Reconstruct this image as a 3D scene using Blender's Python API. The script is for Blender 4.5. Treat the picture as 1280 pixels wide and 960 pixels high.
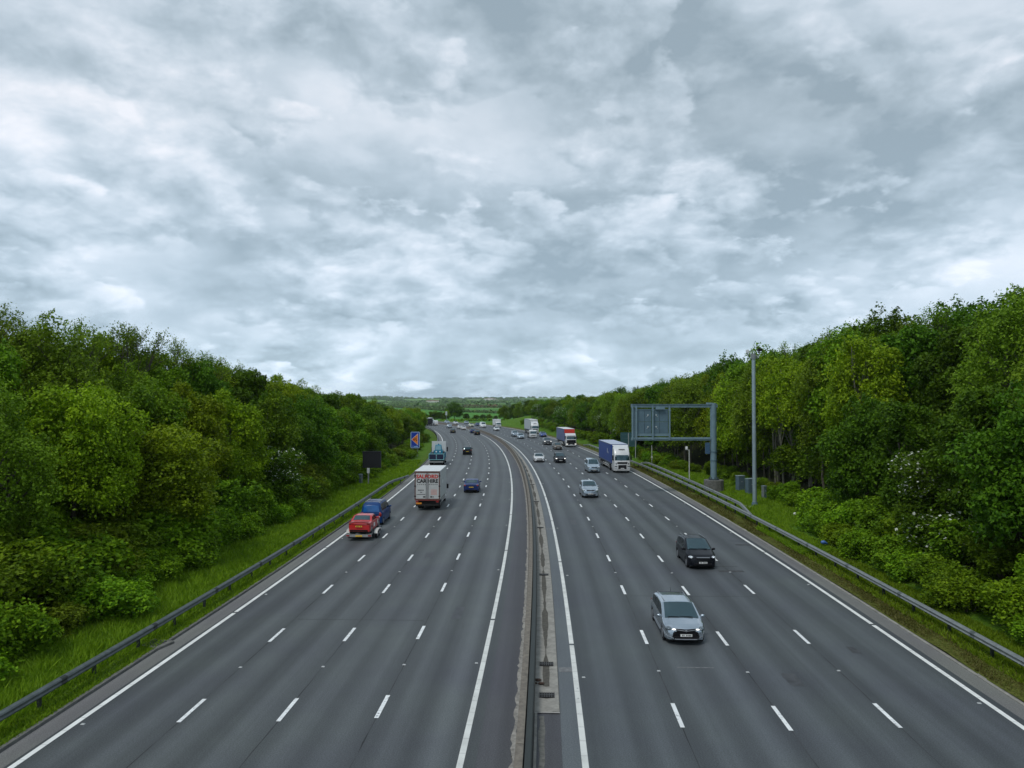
import bpy, math, random
import numpy as np
from mathutils import Vector, Matrix
R = math.radians
random.seed(7)
rng = np.random.default_rng(7)
for o in list(bpy.data.objects): bpy.data.objects.remove(o)
scene = bpy.context.scene
col = scene.collection
TAU = 2*math.pi
CAMH = 11.01

# ------------------------------------------------------------------ camera, sky, sun, exposure
cd = bpy.data.cameras.new('camera'); cam = bpy.data.objects.new('camera', cd); col.objects.link(cam)
cd.sensor_width = 36; cd.lens = 918.5/1280*36; cd.clip_start = .1; cd.clip_end = 30000
cam.location = (0, 0, CAMH); cam.rotation_euler = (R(90)+math.atan(23/918.5), 0, 0)
scene.camera = cam
scene.render.resolution_x, scene.render.resolution_y = 1024, 768
scene.view_settings.view_transform = 'Standard'; scene.view_settings.look = 'None'
scene.view_settings.exposure = 0.0; scene.view_settings.gamma = 1
SUN_EL, SUN_AZ = R(58), R(215)      # azimuth clockwise from +Y
sd = bpy.data.lights.new('sun', 'SUN'); sd.energy = 1.5; sd.angle = R(14); sd.color = (1, .97, .92)
sun = bpy.data.objects.new('sun', sd); col.objects.link(sun)
sv = Vector((math.sin(SUN_AZ)*math.cos(SUN_EL), math.cos(SUN_AZ)*math.cos(SUN_EL), math.sin(SUN_EL)))
sun.rotation_euler = sv.to_track_quat('Z', 'Y').to_euler()

class NT:
    """tiny helper round a node tree"""
    def __init__(s, nt): s.nt = nt; s.n = nt.nodes; s.l = nt.links
    def new(s, t, **kw):
        n = s.n.new(t)
        for k, v in kw.items(): setattr(n, k, v)
        return n
    def set(s, n, i, v):
        if isinstance(v, bpy.types.NodeSocket): s.l.new(v, n.inputs[i])
        else: n.inputs[i].default_value = v
    def math(s, op, a, b=0.0, c=None, clamp=False):
        n = s.new('ShaderNodeMath', operation=op); n.use_clamp = clamp
        s.set(n, 0, a); s.set(n, 1, b)
        if c is not None: s.set(n, 2, c)
        return n.outputs[0]
    def noise(s, vec, scale, detail=4, rough=.5, dist=0.0, out=0):
        n = s.new('ShaderNodeTexNoise')
        if vec is not None: s.l.new(vec, n.inputs['Vector'])
        n.inputs['Scale'].default_value = scale; n.inputs['Detail'].default_value = detail
        n.inputs['Roughness'].default_value = rough; n.inputs['Distortion'].default_value = dist
        return n.outputs[out]
    def ramp(s, fac, stops, interp='LINEAR'):
        n = s.new('ShaderNodeValToRGB'); cr = n.color_ramp; cr.interpolation = interp
        while len(cr.elements) < len(stops): cr.elements.new(.5)
        for e, (p, c) in zip(cr.elements, stops):
            e.position = p; e.color = (*c, 1) if len(c) == 3 else c
        s.l.new(fac, n.inputs[0]); return n.outputs[0]
    def mix(s, fac, a, b, mode='MIX'):
        n = s.new('ShaderNodeMix', data_type='RGBA', blend_type=mode)
        s.set(n, 0, fac); 
        for i, v in ((6, a), (7, b)):
            s.set(n, i, (*v, 1) if isinstance(v, tuple) and len(v) == 3 else v)
        return n.outputs[2]
    def vmath(s, op, a, b):
        n = s.new('ShaderNodeVectorMath', operation=op); s.set(n, 0, a); s.set(n, 1, b); return n.outputs[0]
    def comb(s, x, y, z):
        n = s.new('ShaderNodeCombineXYZ'); s.set(n, 0, x); s.set(n, 1, y); s.set(n, 2, z); return n.outputs[0]
    def sep(s, v):
        n = s.new('ShaderNodeSeparateXYZ'); s.l.new(v, n.inputs[0]); return n.outputs

w = bpy.data.worlds.new("World"); scene.world = w; w.use_nodes = True
T = NT(w.node_tree); T.n.clear()
sky = T.new('ShaderNodeTexSky', sky_type='NISHITA'); sky.sun_disc = False
sky.sun_elevation = SUN_EL; sky.sun_rotation = SUN_AZ
bg_sky = T.new('ShaderNodeBackground'); T.l.new(sky.outputs[0], bg_sky.inputs[0]); bg_sky.inputs[1].default_value = .1
tc = T.new('ShaderNodeTexCoord').outputs['Generated']
dx, dy, dz = T.sep(tc)
dzc = T.math('MAXIMUM', dz, 0.0)
hor = T.math('DIVIDE', 1.0, T.math('MULTIPLY_ADD', dzc, 1.25, .62))      # features shrink towards the horizon
P = T.comb(T.math('MULTIPLY', dx, hor), T.math('MULTIPLY', dy, hor), T.math('MULTIPLY', dzc, T.math('MULTIPLY', hor, 1.65)))
def wv(V, amp, sc, det):
    return T.vmath('MULTIPLY', T.vmath('SUBTRACT', T.noise(V, sc, det, .55, out=1), (.5, .5, .5)), (amp, amp, amp))
def layer(off, sc, lo, hi, up, amp, det=9, rough=.54):
    V = T.vmath('ADD', P, off); V = T.vmath('ADD', V, wv(V, amp, sc*1.6, 3))
    a = T.noise(V, sc, det, rough); b = T.noise(T.vmath('ADD', V, (up*.5, 0, up)), sc, det, rough)
    m = T.ramp(a, [(lo, (0,)*3), (hi, (1,)*3)], 'EASE')
    return m, T.math('SUBTRACT', a, b)
base = T.noise(T.vmath('ADD', P, (5.3, 2.9, 1.4)), 2.0, 6, .55)
v = T.math('MULTIPLY_ADD', base, 1.05, .075)
for off, sc, lo, hi, up, amp, dark, rel in (((1.3, 4.0, 2.1), 1.45, .465, .54, .09, .12, .45, 2.3),
                                            ((9.1, 0.4, 5.2), 3.1, .49, .55, .05, .07, .50, 2.4),
                                            ((4.4, 8.7, 3.3), 6.0, .515, .57, .026, .03, .54, 2.2)):
    m, r = layer(off, sc, lo, hi, up, amp)
    shade = T.math('MULTIPLY_ADD', r, rel, dark)
    shade = T.math('ADD', shade, T.math('MULTIPLY', T.math('SUBTRACT', base, .5), .35))
    mm = T.math('MULTIPLY', m, .80 if sc < 5 else .5)
    v = T.math('ADD', T.math('MULTIPLY', v, T.math('SUBTRACT', 1.0, mm)), T.math('MULTIPLY', shade, mm))
cl = T.ramp(v, [(.38, (.335, .425, .495)), (.47, (.415, .51, .585)), (.55, (.50, .60, .685)), (.63, (.61, .705, .795)), (.71, (.73, .81, .90)), (.83, (.93, .96, 1.03))])
low = T.ramp(dz, [(0.0, (1.20, 1.29, 1.34)), (.10, (1.06, 1.11, 1.15)), (.35, (1, 1, 1))])
cl = T.mix(1.0, cl, low, 'MULTIPLY')
bg_cl = T.new('ShaderNodeBackground'); T.l.new(cl, bg_cl.inputs[0]); bg_cl.inputs[1].default_value = 1.0
mx = T.new('ShaderNodeMixShader'); mx.inputs[0].default_value = .93
T.l.new(bg_sky.outputs[0], mx.inputs[1]); T.l.new(bg_cl.outputs[0], mx.inputs[2])
wo = T.new('ShaderNodeOutputWorld'); T.l.new(mx.outputs[0], wo.inputs[0])

# ------------------------------------------------------------------ materials
def basemat(name):
    m = bpy.data.materials.new(name); m.use_nodes = True; t = NT(m.node_tree)
    b = m.node_tree.nodes['Principled BSDF']; return m, t, b
MATS = {}
def pm(name, c, rough=.5, metal=0.0, var=.12, scale=6.0, coat=0.0, emit=0.0, bump=0.0):
    if name in MATS: return MATS[name]
    m, t, b = basemat(name)
    geo = t.new('ShaderNodeTexCoord').outputs['Object']
    n = t.noise(geo, scale, 6, .6)
    f = t.ramp(n, [(.3, (1-var,)*3), (.7, (1+var,)*3)])
    t.l.new(t.mix(1.0, (*c, 1), f, 'MULTIPLY'), b.inputs['Base Color'])
    rr = t.math('MULTIPLY_ADD', n, .2, rough-.1, clamp=True); t.l.new(rr, b.inputs['Roughness'])
    b.inputs['Metallic'].default_value = metal
    if coat: b.inputs['Coat Weight'].default_value = coat; b.inputs['Coat Roughness'].default_value = .06
    if emit:
        b.inputs['Emission Color'].default_value = (*c, 1); b.inputs['Emission Strength'].default_value = emit
    if bump:
        bp = t.new('ShaderNodeBump'); bp.inputs['Strength'].default_value = bump; bp.inputs['Distance'].default_value = .02
        t.l.new(t.noise(geo, scale*8, 4), bp.inputs['Height']); t.l.new(bp.outputs[0], b.inputs['Normal'])
    MATS[name] = m; return m
def paint(name, c, metal=.25, rough=.34):
    m = pm('paint_'+name, c, rough, metal, .05, 1.5, coat=.22 if max(c) < .2 else .8)
    if max(c) < .2: m.node_tree.nodes['Principled BSDF'].inputs['Specular IOR Level'].default_value = .2; m.node_tree.nodes['Principled BSDF'].inputs['Metallic'].default_value = 0
    return m
glass = pm('dark_glass', (.006, .022, .028), .10, 0, .2, 1.2, coat=.35)
glass.node_tree.nodes['Principled BSDF'].inputs['IOR'].default_value = 1.9; glass.node_tree.nodes['Principled BSDF'].inputs['Specular Tint'].default_value = (.6, .9, 1, 1)
sideglass = pm('side_glass', (.008, .014, .016), .15, 0, .2, 1.2); sideglass.node_tree.nodes['Principled BSDF'].inputs['Specular IOR Level'].default_value = .25
rubber = pm('tyre_rubber', (.018, .018, .02), .85)
alloy = pm('alloy', (.35, .36, .38), .35, .8)
blackp = pm('black_plastic', (.010, .010, .012), .6); blackp.node_tree.nodes['Principled BSDF'].inputs['Specular IOR Level'].default_value = .15
under = pm('underbody', (.012, .012, .012), .9)
lampm = pm('lamp_clear', (.62, .66, .7), .12, .3, .1, 8, coat=1)
lampon = pm('lamp_lit', (1, .97, .9), .2, 0, .02, 8, emit=1.1)
redlamp = pm('lamp_red', (.32, .015, .012), .2, 0, .1, 8, coat=1)
platew = pm('plate_white', (.72, .72, .7), .4); platey = pm('plate_yellow', (.75, .48, .04), .4)
platek = pm('plate_black', (.03, .03, .03), .5)
steel = pm('galvanised_steel', (.23, .25, .25), .45, .35, .22, 4)
steelw = pm('weathered_rail', (.10, .12, .12), .5, .3, .3, 3)
steeld = pm('dark_rail', (.020, .026, .024), .6, .0, .3, 3)
gantm = pm('gantry_blue_grey', (.165, .25, .29), .5, .1, .14, 1.5)
gantp = pm('gantry_panel', (.10, .165, .205), .5, .1, .14, 1.5)
conc = pm('concrete', (.27, .26, .235), .85, 0, .28, 3, bump=.4)
concb = pm('barrier_concrete', (.165, .145, .12), .85, 0, .35, 5, bump=.4)
concd = pm('concrete_dark', (.13, .13, .12), .9, 0, .35, 5, bump=.4)

def uvcoord(t):
    u = t.new('ShaderNodeUVMap'); return u.outputs[0]
LINES = {'LE': -16.04, 'L1': -12.58, 'L2': -9.21, 'L3': -5.92, 'LR': -2.66, 'RL': 1.11, 'R1': 4.5, 'R2': 8.05, 'R3': 11.77, 'RE': 15.86}
def asphalt_mat(name, tint, bands):
    m, t, b = basemat(name)
    uv = uvcoord(t); s, u, _ = t.sep(uv)
    fac = t.math('MULTIPLY_ADD', u, 1/36, .5)
    stops = []
    for p, v in bands: stops.append((p/36+.5, (v, v, v)))
    r = t.ramp(fac, stops, 'EASE')
    stretch = t.comb(t.math('MULTIPLY', s, .012), u, 0.0)
    n1 = t.noise(stretch, 1.1, 5, .6)
    r = t.mix(1.0, r, t.ramp(n1, [(.3, (.78,)*3), (.7, (1.2,)*3)]), 'MULTIPLY')
    n2 = t.noise(uv, .16, 5, .6); n2b = t.noise(uv, 1.3, 6, .7)
    r = t.mix(1.0, r, t.ramp(n2, [(.3, (.90, .87, .93)), (.7, (1.09, 1.11, 1.04))]), 'MULTIPLY')
    r = t.mix(1.0, r, t.ramp(n2b, [(.25, (.93,)*3), (.75, (1.07,)*3)]), 'MULTIPLY')
    n3 = t.noise(uv, 22, 3, .8)
    r = t.mix(1.0, r, t.ramp(n3, [(.32, (.62,)*3), (.5, (1,)*3), (.68, (1.45,)*3)]), 'MULTIPLY')
    n4 = t.noise(uv, 7, 2, .9)
    r = t.mix(t.ramp(n4, [(.74, (0,)*3), (.78, (.45,)*3)]), r, (1.6, 1.7, 1.7, 1))
    r = t.mix(1.0, r, (*tint, 1), 'MULTIPLY')
    t.l.new(r, b.inputs['Base Color']); b.inputs['Roughness'].default_value = .62
    b.inputs['Specular IOR Level'].default_value = .35
    bp = t.new('ShaderNodeBump'); bp.inputs['Strength'].default_value = .35; bp.inputs['Distance'].default_value = .01
    t.l.new(n3, bp.inputs['Height']); t.l.new(bp.outputs[0], b.inputs['Normal'])
    return m
def lane_bands(edges):
    out = []
    for a, c in zip(edges, edges[1:]):
        w_ = c-a
        for q, v in ((.0, .82), (.28, 1.27), (.5, .89), (.74, 1.30)): out.append((a+q*w_, v))
    out.append((edges[-1], .86)); return out
asphL = asphalt_mat('asphalt_left', (.073, .081, .086), [(-18, 1.0)]+lane_bands([-16.04, -12.58, -9.21, -5.92, -2.66])+[(-1.9, .95)])
asphR = asphalt_mat('asphalt_right', (.067, .076, .083), [(.5, 1.6), (1.05, 1.45)]+lane_bands([1.3, 4.5, 8.05, 11.77, 15.9])+[(17.3, 1.0)])
asphM = asphalt_mat('asphalt_median', (.070, .071, .080), [(-18, 1.0), (18, 1.0)])
asphE = asphalt_mat('asphalt_edge', (.155, .155, .15), [(-18, 1.0), (18, 1.0)])
def linepaint(name, c, wear):
    m, t, b = basemat(name); uv = uvcoord(t)
    s, u, _ = t.sep(uv)
    n = t.noise(uv, 5, 6, .75)
    c1 = t.mix(t.ramp(n, [(wear, (1, 1, 1)), (wear+.1, (0, 0, 0))]), (*c, 1), (.12, .13, .14, 1))
    rib = t.math('PINGPONG', t.math('MULTIPLY', s, 1.0), .5)
    c1 = t.mix(t.ramp(rib, [(.0, (.35,)*3), (.05, (0,)*3)]), c1, (.2, .2, .2, 1))
    c1 = t.mix(1.0, c1, t.ramp(t.noise(uv, 1.2, 4), [(.3, (.85,)*3), (.7, (1.1,)*3)]), 'MULTIPLY')
    t.l.new(c1, b.inputs['Base Color']); b.inputs['Roughness'].default_value = .6; return m
linew = linepaint('line_white', (.78, .79, .77), .27)
lineg = linepaint('line_ribbed', (.66, .67, .64), .30)
dashm = linepaint('dash_white', (.80, .82, .82), .34)

def ground_mat(name, moss=False):
    m, t, b = basemat(name); uv = uvcoord(t); s, u, _ = t.sep(uv)
    au = t.math('ABSOLUTE', u)
    n = t.noise(uv, .7, 6, .65); n2 = t.noise(uv, 5, 5, .7)
    g = t.ramp(n2, [(.3, (.035, .085, .010)), (.5, (.075, .165, .014)), (.7, (.13, .25, .02))])
    g = t.mix(1.0, g, t.ramp(n, [(.3, (.7, .75, .8)), (.7, (1.25, 1.12, .9))]), 'MULTIPLY')
    ms = t.ramp(n2, [(.3, (.035, .045, .012)), (.5, (.10, .10, .022)), (.7, (.16, .13, .05))])
    near = t.ramp(t.math('MULTIPLY_ADD', n, 1.6, t.math('SUBTRACT', au, 18.6)), [(.3, (1, 1, 1)), (1.0, (0, 0, 0))])
    g2 = t.mix(t.math('MULTIPLY', near, .8), g, ms) if moss else t.mix(t.math('MULTIPLY', near, .25), g, ms)
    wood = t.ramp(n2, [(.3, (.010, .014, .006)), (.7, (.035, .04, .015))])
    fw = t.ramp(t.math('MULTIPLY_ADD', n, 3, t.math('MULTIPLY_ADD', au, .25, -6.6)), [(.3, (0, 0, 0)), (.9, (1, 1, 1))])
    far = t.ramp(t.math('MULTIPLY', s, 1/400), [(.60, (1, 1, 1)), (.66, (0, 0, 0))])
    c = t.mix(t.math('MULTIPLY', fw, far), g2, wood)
    t.l.new(c, b.inputs['Base Color']); b.inputs['Roughness'].default_value = .95
    b.inputs['Specular IOR Level'].default_value = .1
    bp = t.new('ShaderNodeBump'); bp.inputs['Strength'].default_value = .8; bp.inputs['Distance'].default_value = .1
    t.l.new(n2, bp.inputs['Height']); t.l.new(bp.outputs[0], b.inputs['Normal'])
    return m
grdL = ground_mat('verge_left'); grdR = ground_mat('verge_right', True)
def field_mat():
    m, t, b = basemat('fields')
    P = t.new('ShaderNodeTexCoord').outputs['Object']
    P2 = t.vmath('MULTIPLY', P, (1/240, 1/420, 0))
    vo = t.new('ShaderNodeTexVoronoi', voronoi_dimensions='2D'); vo.inputs['Scale'].default_value = 1.0
    t.l.new(P2, vo.inputs['Vector'])
    _, y, _ = t.sep(P)
    r_, g_, b_ = t.new('ShaderNodeSeparateColor').outputs[:3]
    t.l.new(vo.outputs['Color'], b_.node.inputs[0])
    c = t.ramp(r_, [(0, (.09, .20, .045)), (.3, (.13, .27, .06)), (.55, (.17, .31, .08)), (.75, (.20, .29, .10)), (.93, (.27, .25, .14)), (1, (.10, .20, .05))], 'CONSTANT')
    near = t.ramp(t.math('MULTIPLY', y, 1/2000), [(.55, (1, 1, 1)), (.56, (0, 0, 0))])
    rows = t.noise(t.vmath('MULTIPLY', P, (.01, .09, 0)), 1, 4)
    fg = t.ramp(rows, [(.3, (.055, .18, .03)), (.7, (.085, .235, .04))])
    c = t.mix(near, c, fg)
    c = t.mix(1.0, c, t.ramp(t.noise(P, .02, 5), [(.3, (.8,)*3), (.7, (1.2,)*3)]), 'MULTIPLY')
    t.l.new(c, b.inputs['Base Color']); b.inputs['Roughness'].default_value = .95; b.inputs['Specular IOR Level'].default_value = .1
    return m
fieldm = field_mat()

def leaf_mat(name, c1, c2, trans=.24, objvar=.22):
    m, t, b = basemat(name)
    at = t.new('ShaderNodeAttribute', attribute_name='leaf_tone').outputs['Fac']
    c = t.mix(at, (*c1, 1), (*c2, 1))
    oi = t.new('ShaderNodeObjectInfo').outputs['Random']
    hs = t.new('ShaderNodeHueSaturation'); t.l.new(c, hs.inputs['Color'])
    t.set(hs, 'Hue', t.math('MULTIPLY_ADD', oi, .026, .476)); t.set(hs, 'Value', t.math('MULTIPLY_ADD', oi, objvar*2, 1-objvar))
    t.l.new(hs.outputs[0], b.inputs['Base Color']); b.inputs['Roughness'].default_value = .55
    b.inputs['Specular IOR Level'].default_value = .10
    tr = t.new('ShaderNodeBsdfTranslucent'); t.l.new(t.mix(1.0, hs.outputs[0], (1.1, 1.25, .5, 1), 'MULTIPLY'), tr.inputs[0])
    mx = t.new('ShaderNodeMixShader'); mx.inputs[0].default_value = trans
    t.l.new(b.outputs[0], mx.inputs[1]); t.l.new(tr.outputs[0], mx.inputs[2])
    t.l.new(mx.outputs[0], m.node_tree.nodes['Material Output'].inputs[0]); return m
LM = {'lime': leaf_mat('leaf_lime', (.085, .175, .004), (.28, .43, .014)),
      'green': leaf_mat('leaf_green', (.042, .115, .005), (.17, .32, .012)),
      'dark': leaf_mat('leaf_dark', (.026, .082, .005), (.105, .225, .010)),
      'olive': leaf_mat('leaf_olive', (.06, .12, .006), (.19, .31, .018)),
      'bush': leaf_mat('leaf_bush', (.05, .14, .005), (.21, .38, .012)),
      'far': leaf_mat('leaf_far', (.06, .115, .05), (.15, .25, .08), .1),
      'blossom': leaf_mat('blossom', (.45, .48, .42), (.72, .74, .68), .2, .1),
      'grass': leaf_mat('grass_blade', (.06, .15, .008), (.21, .35, .02), .3),
      'moss': leaf_mat('verge_moss_blade', (.06, .08, .015), (.17, .17, .05), .2)}
barkm = pm('bark', (.085, .075, .055), .9, 0, .35, 6, bump=.6)
palebark = pm('pale_bark', (.20, .19, .14), .85, 0, .35, 5, bump=.5)
twigm = pm('twig', (.07, .06, .045), .9, 0, .2, 6)

# ------------------------------------------------------------------ road geometry (s along the motorway, u to the right)
KS = np.arange(12)*46.5
KK = np.array([-.1373, -.7455, -.802, -.8518, -.9775, -.9542, -1.2034, -1.6034, -1.9983, -2.3652, -2.7041, -3.015])*1e-3
GG = np.array([.5081, .4685, .2739, .1727, .1394, .0517, -.1177, -.3443, -.5865, -.8287, -1.0709, -1.3131])*1e-2
EE = np.array([-.068, .188, -.226, -.147, -.019, -.029, -.094, -.105, -.101, -.101, -.101, -.101])*1e-2
RS = np.arange(0, 760, 1.0)
_k = np.interp(RS, KS, KK); _g = np.interp(RS, KS, GG)
_psi = .05157612731 + np.concatenate([[0], np.cumsum((_k[1:]+_k[:-1])/2)])
_x = np.concatenate([[0], np.cumsum((np.sin(_psi[1:])+np.sin(_psi[:-1]))/2)])
_y = np.concatenate([[0], np.cumsum((np.cos(_psi[1:])+np.cos(_psi[:-1]))/2)])
_z = np.concatenate([[0], np.cumsum((_g[1:]+_g[:-1])/2)])
def road(s, u, z=0.0):
    s = np.asarray(s, float); u = np.asarray(u, float)
    psi = np.interp(s, RS, _psi); neg = np.minimum(s, 0)
    x = np.interp(s, RS, _x)+neg*math.sin(_psi[0]); y = np.interp(s, RS, _y)+neg*math.cos(_psi[0])
    zz = np.interp(s, RS, _z)+neg*GG[0]+u*np.interp(s, KS, EE)
    return x+u*np.cos(psi), y-u*np.sin(psi), zz+z
def heading(s): return float(np.interp(s, RS, _psi))
def smooth(t): t = np.clip(t, 0, 1); return t*t*(3-2*t)
def bank(s, u):
    s = np.asarray(s, float); a = np.abs(u)
    HL = np.interp(s, [-60, 0, 200, 300, 360], [5.2, 5.2, 4.2, 1.5, 0.])
    HR = np.interp(s, [-60, 0, 160, 230, 310, 375], [6, 6, 5.5, 5, 4.6, 0.])
    ul = np.interp(s, [0, 50, 100, 400], [20.5, 21.5, 22, 20]); ur = np.interp(s, [0, 50, 75, 110, 140, 230, 260], [20, 20, 25, 25, 21, 19, 17.5])
    wdt = np.where(u < 0, 14., np.interp(s, [0, 230, 280], [14., 14., 11.]))
    h = np.where(u < 0, HL*smooth((a-ul)/wdt), HR*smooth((a-ur)/wdt))
    return h+np.clip(a-17.2, 0, 4)*.06+.08
def gz(s, u):       # ground point on a verge
    x, y, z = road(s, u); return float(x), float(y), float(z+bank(s, u))

# ------------------------------------------------------------------ mesh helpers
def mesh_obj(name, V, F, mat, parent=None, uv=None, smooth_angle=None, leaf_tone=None, bevel=0):
    me = bpy.data.meshes.new(name)
    V = np.asarray(V, dtype=np.float32)
    if isinstance(F, np.ndarray):
        n, k = F.shape
        me.vertices.add(len(V)); me.vertices.foreach_set('co', V.ravel())
        me.loops.add(n*k); me.loops.foreach_set('vertex_index', F.astype(np.int32).ravel())
        me.polygons.add(n); me.polygons.foreach_set('loop_start', np.arange(0, n*k, k, dtype=np.int32))
        me.update(calc_edges=True)
    else:
        me.from_pydata([tuple(map(float, v)) for v in V], [], F); me.update()
    if uv is not None:
        l = me.uv_layers.new(name='UVMap'); idx = np.empty(len(me.loops), np.int32); me.loops.foreach_get('vertex_index', idx)
        l.data.foreach_set('uv', np.asarray(uv, np.float32)[idx].ravel())
    if leaf_tone is not None:
        a = me.attributes.new('leaf_tone', 'FLOAT', 'POINT'); a.data.foreach_set('value', np.asarray(leaf_tone, np.float32))
    if smooth_angle is not None:
        me.polygons.foreach_set('use_smooth', np.ones(len(me.polygons), bool)); me.set_sharp_from_angle(angle=R(smooth_angle))
    me.materials.append(mat)
    o = bpy.data.objects.new(name, me); col.objects.link(o); o.parent = parent
    if bevel:
        b = o.modifiers.new('bevel', 'BEVEL'); b.width = bevel; b.segments = 2; b.limit_method = 'ANGLE'; b.angle_limit = R(40)
    return o
def tag(o, label=None, cat=None, group=None, kind=None):
    if label: o['label'] = label
    if cat: o['category'] = cat
    if group: o['group'] = group
    if kind: o['kind'] = kind
    return o
def empty(name, loc=(0, 0, 0), rz=0.0):
    o = bpy.data.objects.new(name, None); col.objects.link(o); o.location = loc; o.rotation_euler = (0, 0, rz)
    o.empty_display_size = .5; return o
class MB:
    def __init__(s): s.v = []; s.f = []
    def add(s, V, F):
        b = len(s.v); s.v += [tuple(p) for p in V]; s.f += [tuple(i+b for i in f) for f in F]; return s
    def box(s, x0, x1, y0, y1, z0, z1):
        V = [(x, y, z) for z in (z0, z1) for y in (y0, y1) for x in (x0, x1)]
        return s.add(V, [(0, 2, 3, 1), (4, 5, 7, 6), (0, 1, 5, 4), (2, 6, 7, 3), (0, 4, 6, 2), (1, 3, 7, 5)])
    def tube(s, p0, p1, r0, r1=None, n=8, cap=True):
        r1 = r0 if r1 is None else r1
        a, b = Vector(p0), Vector(p1); d = (b-a).normalized()
        q = d.orthogonal().normalized(); w = d.cross(q)
        V = []
        for c, r in ((a, r0), (b, r1)):
            for i in range(n):
                t = TAU*i/n; V.append(tuple(c+q*math.cos(t)*r+w*math.sin(t)*r))
        F = [(i, (i+1) % n, n+(i+1) % n, n+i) for i in range(n)]
        if cap: F += [tuple(range(n-1, -1, -1)), tuple(range(n, 2*n))]
        return s.add(V, F)
    def ell(s, c, r, nu=10, nv=6):
        V = [(c[0], c[1], c[2]-r[2])]
        for j in range(1, nv):
            a = math.pi*j/nv-math.pi/2
            for i in range(nu): t = TAU*i/nu; V.append((c[0]+r[0]*math.cos(a)*math.cos(t), c[1]+r[1]*math.cos(a)*math.sin(t), c[2]+r[2]*math.sin(a)))
        V.append((c[0], c[1], c[2]+r[2])); F = []
        for i in range(nu): F.append((0, 1+(i+1) % nu, 1+i))
        for j in range(nv-2):
            for i in range(nu): a = 1+j*nu; F.append((a+i, a+(i+1) % nu, a+nu+(i+1) % nu, a+nu+i))
        L = len(V)-1
        for i in range(nu): F.append((L, L-nu+i, L-nu+(i+1) % nu))
        return s.add(V, F)
    def loft(s, loops, cap=True):
        n = len(loops[0]); V = [p for l in loops for p in l]; F = []
        for j in range(len(loops)-1):
            for i in range(n): F.append((j*n+i, j*n+(i+1) % n, (j+1)*n+(i+1) % n, (j+1)*n+i))
        if cap: F += [tuple(range(n-1, -1, -1)), tuple(range((len(loops)-1)*n, len(loops)*n))]
        return s.add(V, F)
    def quad(s, a, b, c, d): return s.add([a, b, c, d], [(0, 1, 2, 3)])
    def build(s, name, mat, parent=None, sm=None, bevel=0): return mesh_obj(name, s.v, s.f, mat, parent, smooth_angle=sm, bevel=bevel)
def copy_tree(o, parent=None):
    c = o.copy(); col.objects.link(c); c.parent = parent
    for ch in o.children: copy_tree(ch, c)
    return c
def strip(name, u, s0, s1, mat, z=0.0, ds=3.0, zf=None, parent=None, wob=0):
    """sheet following the road between the offsets in u (list)"""
    ss = np.arange(s0, s1+ds*.5, ds) if s1-s0 > ds else np.array([s0, s1]); ss[-1] = s1
    u = np.asarray(u, float)
    S, U = np.meshgrid(ss, u, indexing='ij')
    if wob: U = U+rng.normal(0, wob, U.shape)
    x, y, zz = road(S, U, z)
    if zf is not None: zz = zz+zf(S, U)
    V = np.stack([x, y, zz], -1).reshape(-1, 3); m = len(u); n = len(ss)
    i, j = np.meshgrid(np.arange(n-1), np.arange(m-1), indexing='ij'); a = (i*m+j).ravel()
    F = np.stack([a, a+1, a+m+1, a+m], -1)
    return mesh_obj(name, V, F, mat, parent, uv=np.stack([S, U], -1).reshape(-1, 2))
def sweep(mb, prof, s0, s1, ds=3.0, u_of=None, z_of=None):
    """closed profile [(u, z)] swept along the road"""
    ss = list(np.arange(s0, s1, ds))+[s1]; loops = []
    for s in ss:
        du = u_of(s) if u_of else 0; dzz = z_of(s) if z_of else 0
        loops.append([tuple(float(c) for c in road(s, pu+du, pz+dzz)) for pu, pz in prof])
    return mb.loft(loops)
def text_mesh(name, txt, size, mat, parent, M, depth=.004, bold=.0, sx=1.0):
    c = bpy.data.curves.new(name, 'FONT'); c.body = txt; c.size = size; c.align_x = 'CENTER'; c.align_y = 'CENTER'
    c.extrude = depth; c.offset = bold; c.resolution_u = 2
    o = bpy.data.objects.new(name, c); col.objects.link(o)
    me = bpy.data.meshes.new_from_object(o.evaluated_get(bpy.context.evaluated_depsgraph_get()))
    bpy.data.objects.remove(o); me.name = name
    me.transform(M @ Matrix.Diagonal((sx, 1, 1, 1))); me.materials.clear(); me.materials.append(mat)
    o = bpy.data.objects.new(name, me); col.objects.link(o); o.parent = parent; return o

# ------------------------------------------------------------------ ground
def hfar(x, y):
    h = np.interp(y, [-600, 400, 520, 900, 1150, 1500, 2000, 3000, 4000, 5200, 7600, 9000], [-1.2, -1.2, -.6, 2.2, 2.4, 0, 3, 9.5, 24, 40, 30, 20])
    a = np.interp(y, [600, 1200, 3000, 6000], [0, 1.2, 4, 7])
    return h+a*(np.sin(x/310+y/900)+.6*np.sin(x/170-y/430+1)+.4*np.sin(x/83+y/210))
def axis(dense, far):
    out = list(np.arange(dense[0], dense[1], dense[2]))
    st = dense[2]; v = out[-1]
    while v < far: st *= 1.13; v += st; out.append(v)
    return out
xp = axis((0, 220, 9), 5500); xs = np.array(sorted([-v for v in xp[1:]]+xp)); ys = np.array([-700, -500, -350, -250, -180]+axis((-120, 700, 9), 5900))
X, Y = np.meshgrid(xs, ys, indexing='ij'); Z = hfar(X, Y)
sel = (np.abs(X) < 420) & (Y < 800) & (Y > -400)
px, py = X[sel], Y[sel]
rs = np.arange(-60, 740, 4.0); rx, ry, rz = road(rs, 0*rs)
d2 = (px[:, None]-rx)**2+(py[:, None]-ry)**2; ii = d2.argmin(1); ps = np.array([heading(s) for s in rs])[ii]
uu = (px-rx[ii])*np.cos(ps)-(py-ry[ii])*np.sin(ps); ss_ = rs[ii]
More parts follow.
